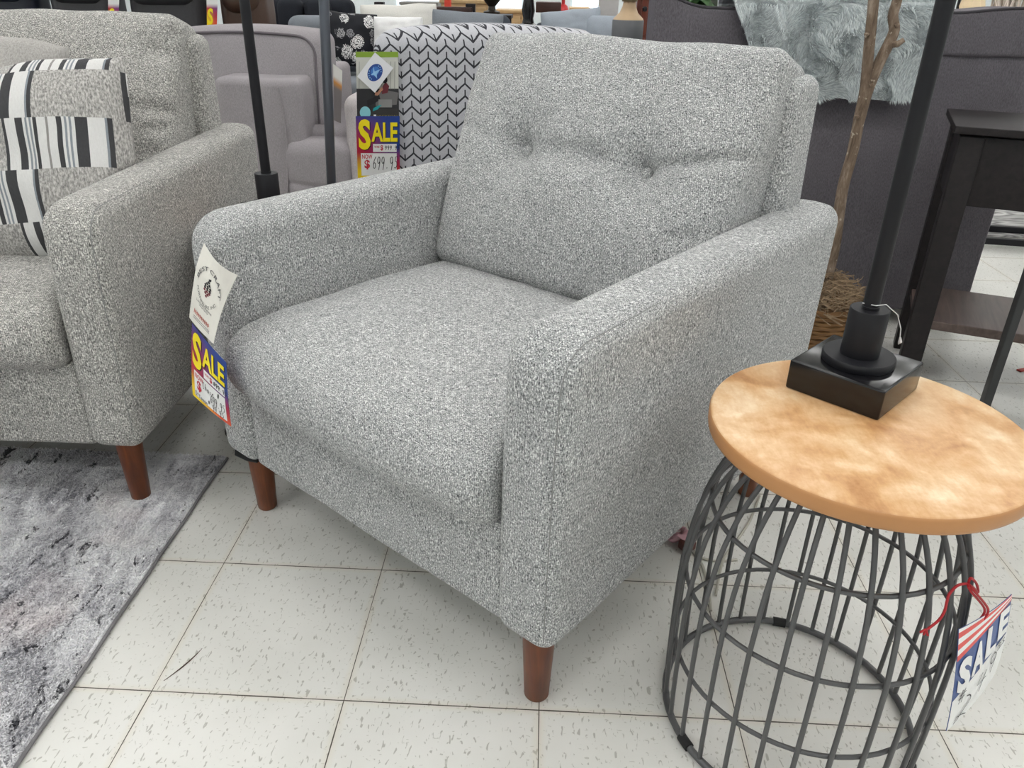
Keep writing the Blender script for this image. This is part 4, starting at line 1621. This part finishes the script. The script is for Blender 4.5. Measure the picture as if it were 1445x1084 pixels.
dining_back('dark navy leather recliner at the upper left corner behind the sofa', xat(-60, 10, 3.66), xat(66, 10, 3.66), 3.1, 1.08, NAVY)
dining_back('charcoal upholstered recliner beside the navy one behind the sofa', xat(67, 10, 3.66), xat(176, 10, 3.66), 3.1, 1.08, DGREY)
dining_back('charcoal upholstered recliner beside the brown one behind the sofa', xat(177, 10, 3.66), xat(302, 10, 3.66), 3.1, 1.08, DGREY)
dining_back('brown leather recliner with channelled back behind the mauve recliner', xat(304, 10, 3.66), xat(388, 10, 3.66), 3.1, 1.05, BROWN)
for label, px, Y in (('small yellow and red sale tag on the charcoal recliner behind the sofa', 152, 3.53), ('small sale tag hanging beside the brown recliner', 291, 3.53)):
    cd = Card(bilerp(at(px, -26, Y), at(px + 17, -26, Y), at(px + 1, 36, Y), at(px + 15, 36, Y)))
    cd.sheet(PRINT, lambda u, v: srgb(226, 226, 224) if v > .45 else sale_colors(u, v), 10)
    cd.rect(.2, .72, .6, .95, DARKP, 1)
    cd.text('S', .1, .02, .6, .40, YELLOW, 1, .03)
    tag(cd.build('sale_tag'), label, 'tag')

FGREY = cloth('far_blue_grey_cloth', (126, 131, 138), .08)
FDARK = cloth('far_slate_cloth', (70, 74, 82), .08)
s1 = far_seat('sofa', 'blue grey sofa with floral and cream pillows in the far row', 'sofa', xat(388, 60, 4.4), xat(700, 60, 4.4), 4.0, .79, FGREY)
pillow('throw_pillow', 'black pillow with white and grey flowers on the far blue grey sofa', 'pillow', at(492, 56, 4.3), .36, .32, .14, FLORAL, 14, 6, 3, 3)
pillow('throw_pillow', 'large cream fringed pillow on the far blue grey sofa', 'pillow', at(563, 40, 4.45), .50, .29, .16, cloth('cream_cloth', (214, 212, 206), .06), 14, 0, -2, 8)
pillow('throw_pillow', 'small white pillow in front of the cream pillow', 'pillow', at(562, 48, 4.25), .31, .20, .10, cloth('white_cloth', (236, 236, 236), .04), 14, 0, 0, 9)
eb_ = thing('end_table', 'pale oak end table seen between the lamp post and the product tag', 'table', at(490, 175, 3.3) * 1)
eb_.location.z = 0
OAK = wood('pale_oak', (150, 124, 92), (190, 164, 128), (5, 60, 60), .5)
B('body', OAK, eb_, (0, .2, .19), (.36, .4, .36), .006)
B('tabletop', OAK, eb_, (0, .2, .39), (.42, .46, .03), .006)
B('drawer', OAK, eb_, (0, -.006, .26), (.30, .02, .14), .004)

far_seat('sofa', 'slate grey sofa beyond the braided chair', 'sofa', xat(600, 30, 5.7), xat(722, 30, 5.7), 5.0, .79, FDARK)
pillow('throw_pillow', 'long blue grey cushion above the braided chair back', 'pillow', at(659, 44, 4.2), .44, .22, .16, FGREY, 12, 0, 3, 5)
far_seat('sofa', 'dark slate sofa with pale blue pillows beyond the armchair', 'sofa', xat(750, 40, 6.4), xat(930, 40, 6.4), 6.0, .70, FDARK)
PBL = cloth('pale_blue_cloth', (164, 172, 182), .06)
pillow('throw_pillow', 'pale blue crumpled pillow above the armchair back', 'pillow', at(806, 40, 6.3), .52, .30, .18, PBL, 14, 0, -6, 12)
pillow('throw_pillow', 'rounded pale blue pillow beside the concrete table lamp', 'pillow', at(852, 48, 6.25), .36, .30, .16, PBL, 14, 0, 0, 14)
far_seat('sofa', 'black sofa far behind the mauve recliner', 'sofa', xat(372, 12, 6.3), xat(500, 12, 6.3), 5.6, .86, cloth('black_cloth', (44, 46, 52), .08))

# bed and dressers
bd = thing('bed_footboard', 'dark wood footboard of a bed in the far row', 'bed', at(600, 16, 6.5) * 1)
bd.location.z = 0
wb = xat(668, 16, 6.5) - xat(540, 16, 6.5)
B('panel', ESP, bd, (0, 0, .40), (wb, .06, .72), .006)
B('top_rail', wood('mahogany_wood', (52, 34, 30), (74, 50, 44), (60, 4, 60), .4), bd, (0, -.01, .79), (wb + .04, .09, .05), .01)
for sx in (-1, 1):
    B('post', ESP, bd, (sx * wb / 2, 0, .42), (.08, .08, .84), .006)
PINE = wood('pine_wood', (186, 150, 104), (216, 184, 138), (5, 60, 60), .5)
def dresser(label, px0, px1, pyt, Y, mat_, nd=3):
    xa, xb = xat(px0, pyt, Y), xat(px1, pyt, Y)
    zt = at((px0 + px1) / 2, pyt, Y).z
    o = thing('dresser', label, 'dresser', ((xa + xb) / 2, Y, 0))
    B('body', mat_, o, (0, .25, zt / 2), (xb - xa, .48, zt - .03), .006)
    B('top', mat_, o, (0, .25, zt - .015), (xb - xa + .03, .52, .03), .006)
    for i in range(nd):
        h_ = (zt - .14) / nd
        d_ = B('drawer', mat_, o, (0, -.0, .09 + h_ * (i + .5)), (xb - xa - .06, .02, h_ - .02), .004)
        B('knob', BLACKM, d_, (0, -.02, .09 + h_ * (i + .5)), (.03, .03, .03), .012)
    return o
dresser('pine dresser beyond the dark bed footboard', 622, 690, 0, 7.2, PINE)
ob_ = MB().lathe([(.0005, 0), (.03, 0), (.03, .07), (.0005, .07)], (0, 0, 0), 16, cap=False).build('candle', plain('orange_red_wax', (240, 82, 62), .5))
p_ = at(632, 9, 6.5)
ob_.location = (p_.x, p_.y, .815)
tag(ob_, 'small orange red candle on the dark footboard rail', 'candle')
dresser('pale pine cabinet behind the far urn lamp', 700, 738, 14, 8.0, PINE, 2)
dresser('light pine nightstand in front of the far wall', 806, 832, 11, 8.4, PINE, 2)
dresser('grey low dresser in front of the far wall', 565, 616, 3, 8.6, plain('grey_paint', (120, 118, 112), .5), 2)
dresser('dark low chest beneath the wall panel', 826, 858, 17, 9.3, ESP, 1)
dresser('red brown wooden cabinet beside the concrete lamp', 903, 925, -40, 4.6, wood('red_wood', (82, 38, 28), (122, 62, 46), (60, 60, 4), .35), 3)

def urn(label, px, pyb, Y, s_, mat_, prof, extra=None):
    p_ = at(px, pyb, Y)
    o = thing('table_lamp', label, 'lamp', (p_.x, Y, p_.z))
    MB().lathe([(r_ * s_, z_ * s_) for r_, z_ in prof], (0, 0, 0), 28, cap=False).build('lamp_body', mat_, o)
    top = prof[-1][1] * s_
    MB().lathe([(.0005, top), (.01, top), (.01, top + .2), (.0005, top + .2)], (0, 0, 0), 12, cap=False).build('stem', BLACKM, o)
    MB().lathe([(.17, top + .16), (.14, top + .42), (.137, top + .42), (.167, top + .16)], (0, 0, 0), 32, cap=False).build('lamp_shade', WHITE, o)
    return o, p_


URN = [(.0005, 0), (.30, 0), (.30, .08), (.14, .14), (.12, .25), (.34, .5), (.30, .62), (.12, .8), (.10, 1.0), (.0005, 1.0)]
def stand(label, x, y, zt, w, mat_):
    o = thing('side_table', label, 'side table', (x, y, 0))
    B('tabletop', mat_, o, (0, 0, zt - .015), (w, w, .03), .004)
    for sx in (-1, 1):
        for sy in (-1, 1):
            B('leg', mat_, o, (sx * (w / 2 - .03), sy * (w / 2 - .03), (zt - .03) / 2), (.035, .035, zt - .03), .003)
    return o


o, p_ = urn('dark bronze urn lamp in front of the pine cabinet', 694, 20, 6.3, .23, plain('bronze', (52, 46, 40), .35, .4), URN)
stand('dark side table under the bronze urn lamp', p_.x, 6.3, p_.z, .34, ESP)
o, p_ = urn('slim black baluster lamp beyond the braided chair', 745, 42, 4.9, .34, BLACKG, [(.0005, 0), (.26, 0), (.26, .06), (.12, .12), (.1, .2), (.13, .34), (.09, .6), (.06, 1), (.0005, 1)])
stand('dark side table under the slim black lamp', p_.x, 4.9, p_.z, .26, ESP)
# concrete and wood lamp
p_ = at(884, 60, 3.9)
cl_ = thing('table_lamp', 'table lamp with grey concrete base and tan cone above the armchair back', 'lamp', (p_.x, 3.9, p_.z))
MB().lathe([(.0005, 0), (.084, 0), (.086, .004), (.086, .112), (.084, .115), (.0005, .115)], (0, 0, 0), 40, cap=False).build('base', plain('concrete', (112, 114, 117), .8), cl_)
MB().lathe([(.0005, .115), (.083, .115), (.08, .122), (.05, .15), (.037, .18), (.033, .205), (.0005, .205)], (0, 0, 0), 36, cap=False).build('cone', plain('tan_wood', (196, 168, 134), .5), cl_)
MB().lathe([(.0005, .205), (.042, .205), (.042, .215), (.028, .22), (.028, .34), (.0005, .34)], (0, 0, 0), 28, cap=False).build('neck', plain('aged_brass', (112, 98, 72), .4, .5), cl_)
MB().lathe([(.2, .36), (.16, .62), (.157, .62), (.197, .36)], (0, 0, 0), 36, cap=False).build('lamp_shade', WHITE, cl_)
stand('dark side table under the concrete lamp', p_.x, 3.9, p_.z, .34, ESP)

# small lamp table, red extinguisher, white column
p_ = at(774, 10, 7.5)
o = thing('side_table', 'dark brown pedestal table in front of the far windows', 'side table', (p_.x, 7.5, 0))
B('tabletop', wood('dark_brown_wood', (52, 30, 24), (78, 48, 38), (4, 60, 60), .4), o, (0, 0, p_.z), (.24, .3, .09), .006)
MB().lathe([(.0005, 0), (.13, 0), (.13, .03), (.03, .07), (.03, p_.z - .05), (.0005, p_.z - .05)], (0, 0, 0), 20, cap=False).build('pedestal', ESP, o)
p_ = at(794, 24, 9.2)
o = thing('fire_extinguisher', 'red fire extinguisher standing by the far wall', 'fire extinguisher', (p_.x, 9.2, 0))
MB().lathe([(.0005, 0), (.085, 0), (.085, .5 + .2), (.05, .78), (.02, .8), (.02, .85), (.0005, .85)], (0, 0, 0), 24, cap=False).build('cylinder', plain('extinguisher_red', (190, 36, 40), .3), o)
B('handle', BLACKM, o, (0, -.03, .87), (.03, .12, .03), .005)
xa, xb = xat(846, 20, 7.0), xat(872, 20, 7.0)
slab('column', (xa, 7.0, 0), (xb, 7.3, ZC), plain('column_paint', (204, 200, 198), .8))
# far windows on the back wall
k = N('window_daylight')
k.set(Base_Color=(.8, .9, 1, 1))
k.b.inputs['Emission Color'].default_value = (.86, .94, 1, 1)
k.b.inputs['Emission Strength'].default_value = 1.0
WIN = k.m
for i, (pa_, pb2) in enumerate(((560, 620), (700, 736), (808, 846))):
    xa, xb = xat(pa_, 0, Y1 - .02), xat(pb2, 0, Y1 - .02)
    slab('window_%d' % (i + 1), (xa, Y1 - .03, .62), (xb, Y1 - .01, 2.3), WIN)

# right far: plant, white pieces, lamp, tassels
p_ = at(980, 12, 3.6)
pl = thing('potted_plant', 'green leafy plant in a dark blue speckled vase behind the charcoal sofa', 'plant', (p_.x, 3.6, 0))
stand('dark side table under the blue vase plant', p_.x, 3.6, .72, .34, ESP)
pl.location.z = .72
MB().lathe([(.0005, 0), (.05, 0), (.085, .06), (.09, .13), (.06, .2), (.045, .22), (.05, .24), (.0005, .24)], (0, 0, 0), 28, cap=False).build('vase', plain('blue_black_glaze', (40, 46, 66), .2), pl)
lm = MB()
rs = random.Random(9)
for q in range(46):
    a_, e_ = rs.random() * 2 * PI, rs.uniform(-.5, .9)
    L_ = rs.uniform(.12, .2)
    d = Vector((math.cos(a_) * math.cos(e_), math.sin(a_) * math.cos(e_), math.sin(e_)))
    s_ = d.cross(Vector((0, 0, 1))).normalized()
    b0 = Vector((0, 0, .25)) + d * .02
    pts = []
    for t, w_ in ((0, .004), (.35, .03), (.7, .026), (1, .001)):
        c_ = b0 + d * L_ * t + Vector((0, 0, -.06 * t * t))
        pts += [c_ - s_ * w_, c_ + s_ * w_ + Vector((0, 0, .002))]
    lm.add(pts, [(0, 1, 3, 2), (2, 3, 5, 4), (4, 5, 7, 6)])
lm.build('leaves', plain('leaf_green', (58, 92, 50), .5), pl, recalc=False)
dresser('white painted dresser beyond the charcoal sofa', 1006, 1052, -2, 6.4, plain('white_paint', (228, 226, 220), .5), 3)
dresser('dark slim cabinet post beside the fur blanket', 1041, 1046, 4, 4.6, ESP, 1)
p_ = at(1381, 17, 4.6)
o = thing('table_lamp', 'pale wood drum lamp above the charcoal sofa back', 'lamp', (p_.x, 4.7, at(1445, 16, 4.5).z))
MB().lathe([(.0005, 0), (.07, 0), (.075, .02), (.058, .085), (.05, .09), (.0005, .09)], (0, 0, 0), 9, cap=False).build('base', plain('bleached_wood', (222, 200, 166), .6), o, smooth=False)
MB().lathe([(.0005, .09), (.022, .09), (.022, .3), (.0005, .3)], (0, 0, 0), 16, cap=False).build('stem', BLACKM, o)
dresser('long cream sideboard along the far right wall', 1330, 1560, 16, 4.5, plain('cream_paint', (226, 224, 214), .5), 3)
p_ = at(1431, 15, 4.65)
o = MB()
rs = random.Random(4)
for q in range(70):
    x_ = rs.uniform(-.1, .13)
    d_ = rs.uniform(-.05, .05)
    o.tube([(x_, rs.uniform(-.05, .05), 0), (x_ + d_ * .6, rs.uniform(-.05, .05), .12), (x_ + d_ * 2, rs.uniform(-.05, .05), .26)], .006, 5)
o = o.build('driftwood_decor', plain('whitewashed_twigs', (206, 194, 184), .8))
o.location = (p_.x, 4.7, at(1445, 16, 4.5).z + .006)
tag(o, 'whitewashed driftwood sculpture at the upper right corner', 'decor')
pf = thing('wall_art', 'dark framed abstract leaning on the cream sideboard', 'picture', (at(1366, 8, 4.8).x, 4.85, at(1445, 16, 4.5).z))
B('frame', BLACKM, pf, (0, 0, .14), (.09, .02, .28), .003)
B('print', plain('grey_print', (150, 148, 146), .6), pf, (0, -.012, .14), (.07, .006, .25), .001)

# ------------------------------------------------------------------ world and view
wd = bpy.data.worlds.new('shop_world')
SC.world = wd
wd.use_nodes = True
wd.node_tree.nodes['Background'].inputs[0].default_value = (.9, .95, 1, 1)
wd.node_tree.nodes['Background'].inputs[1].default_value = .3
SC.view_settings.view_transform = 'Standard'
SC.view_settings.look = 'None'
SC.view_settings.gamma = 1
SC.view_settings.exposure = 0.0
SC.view_settings.use_curve_mapping = False
SC.cycles.use_denoising = True
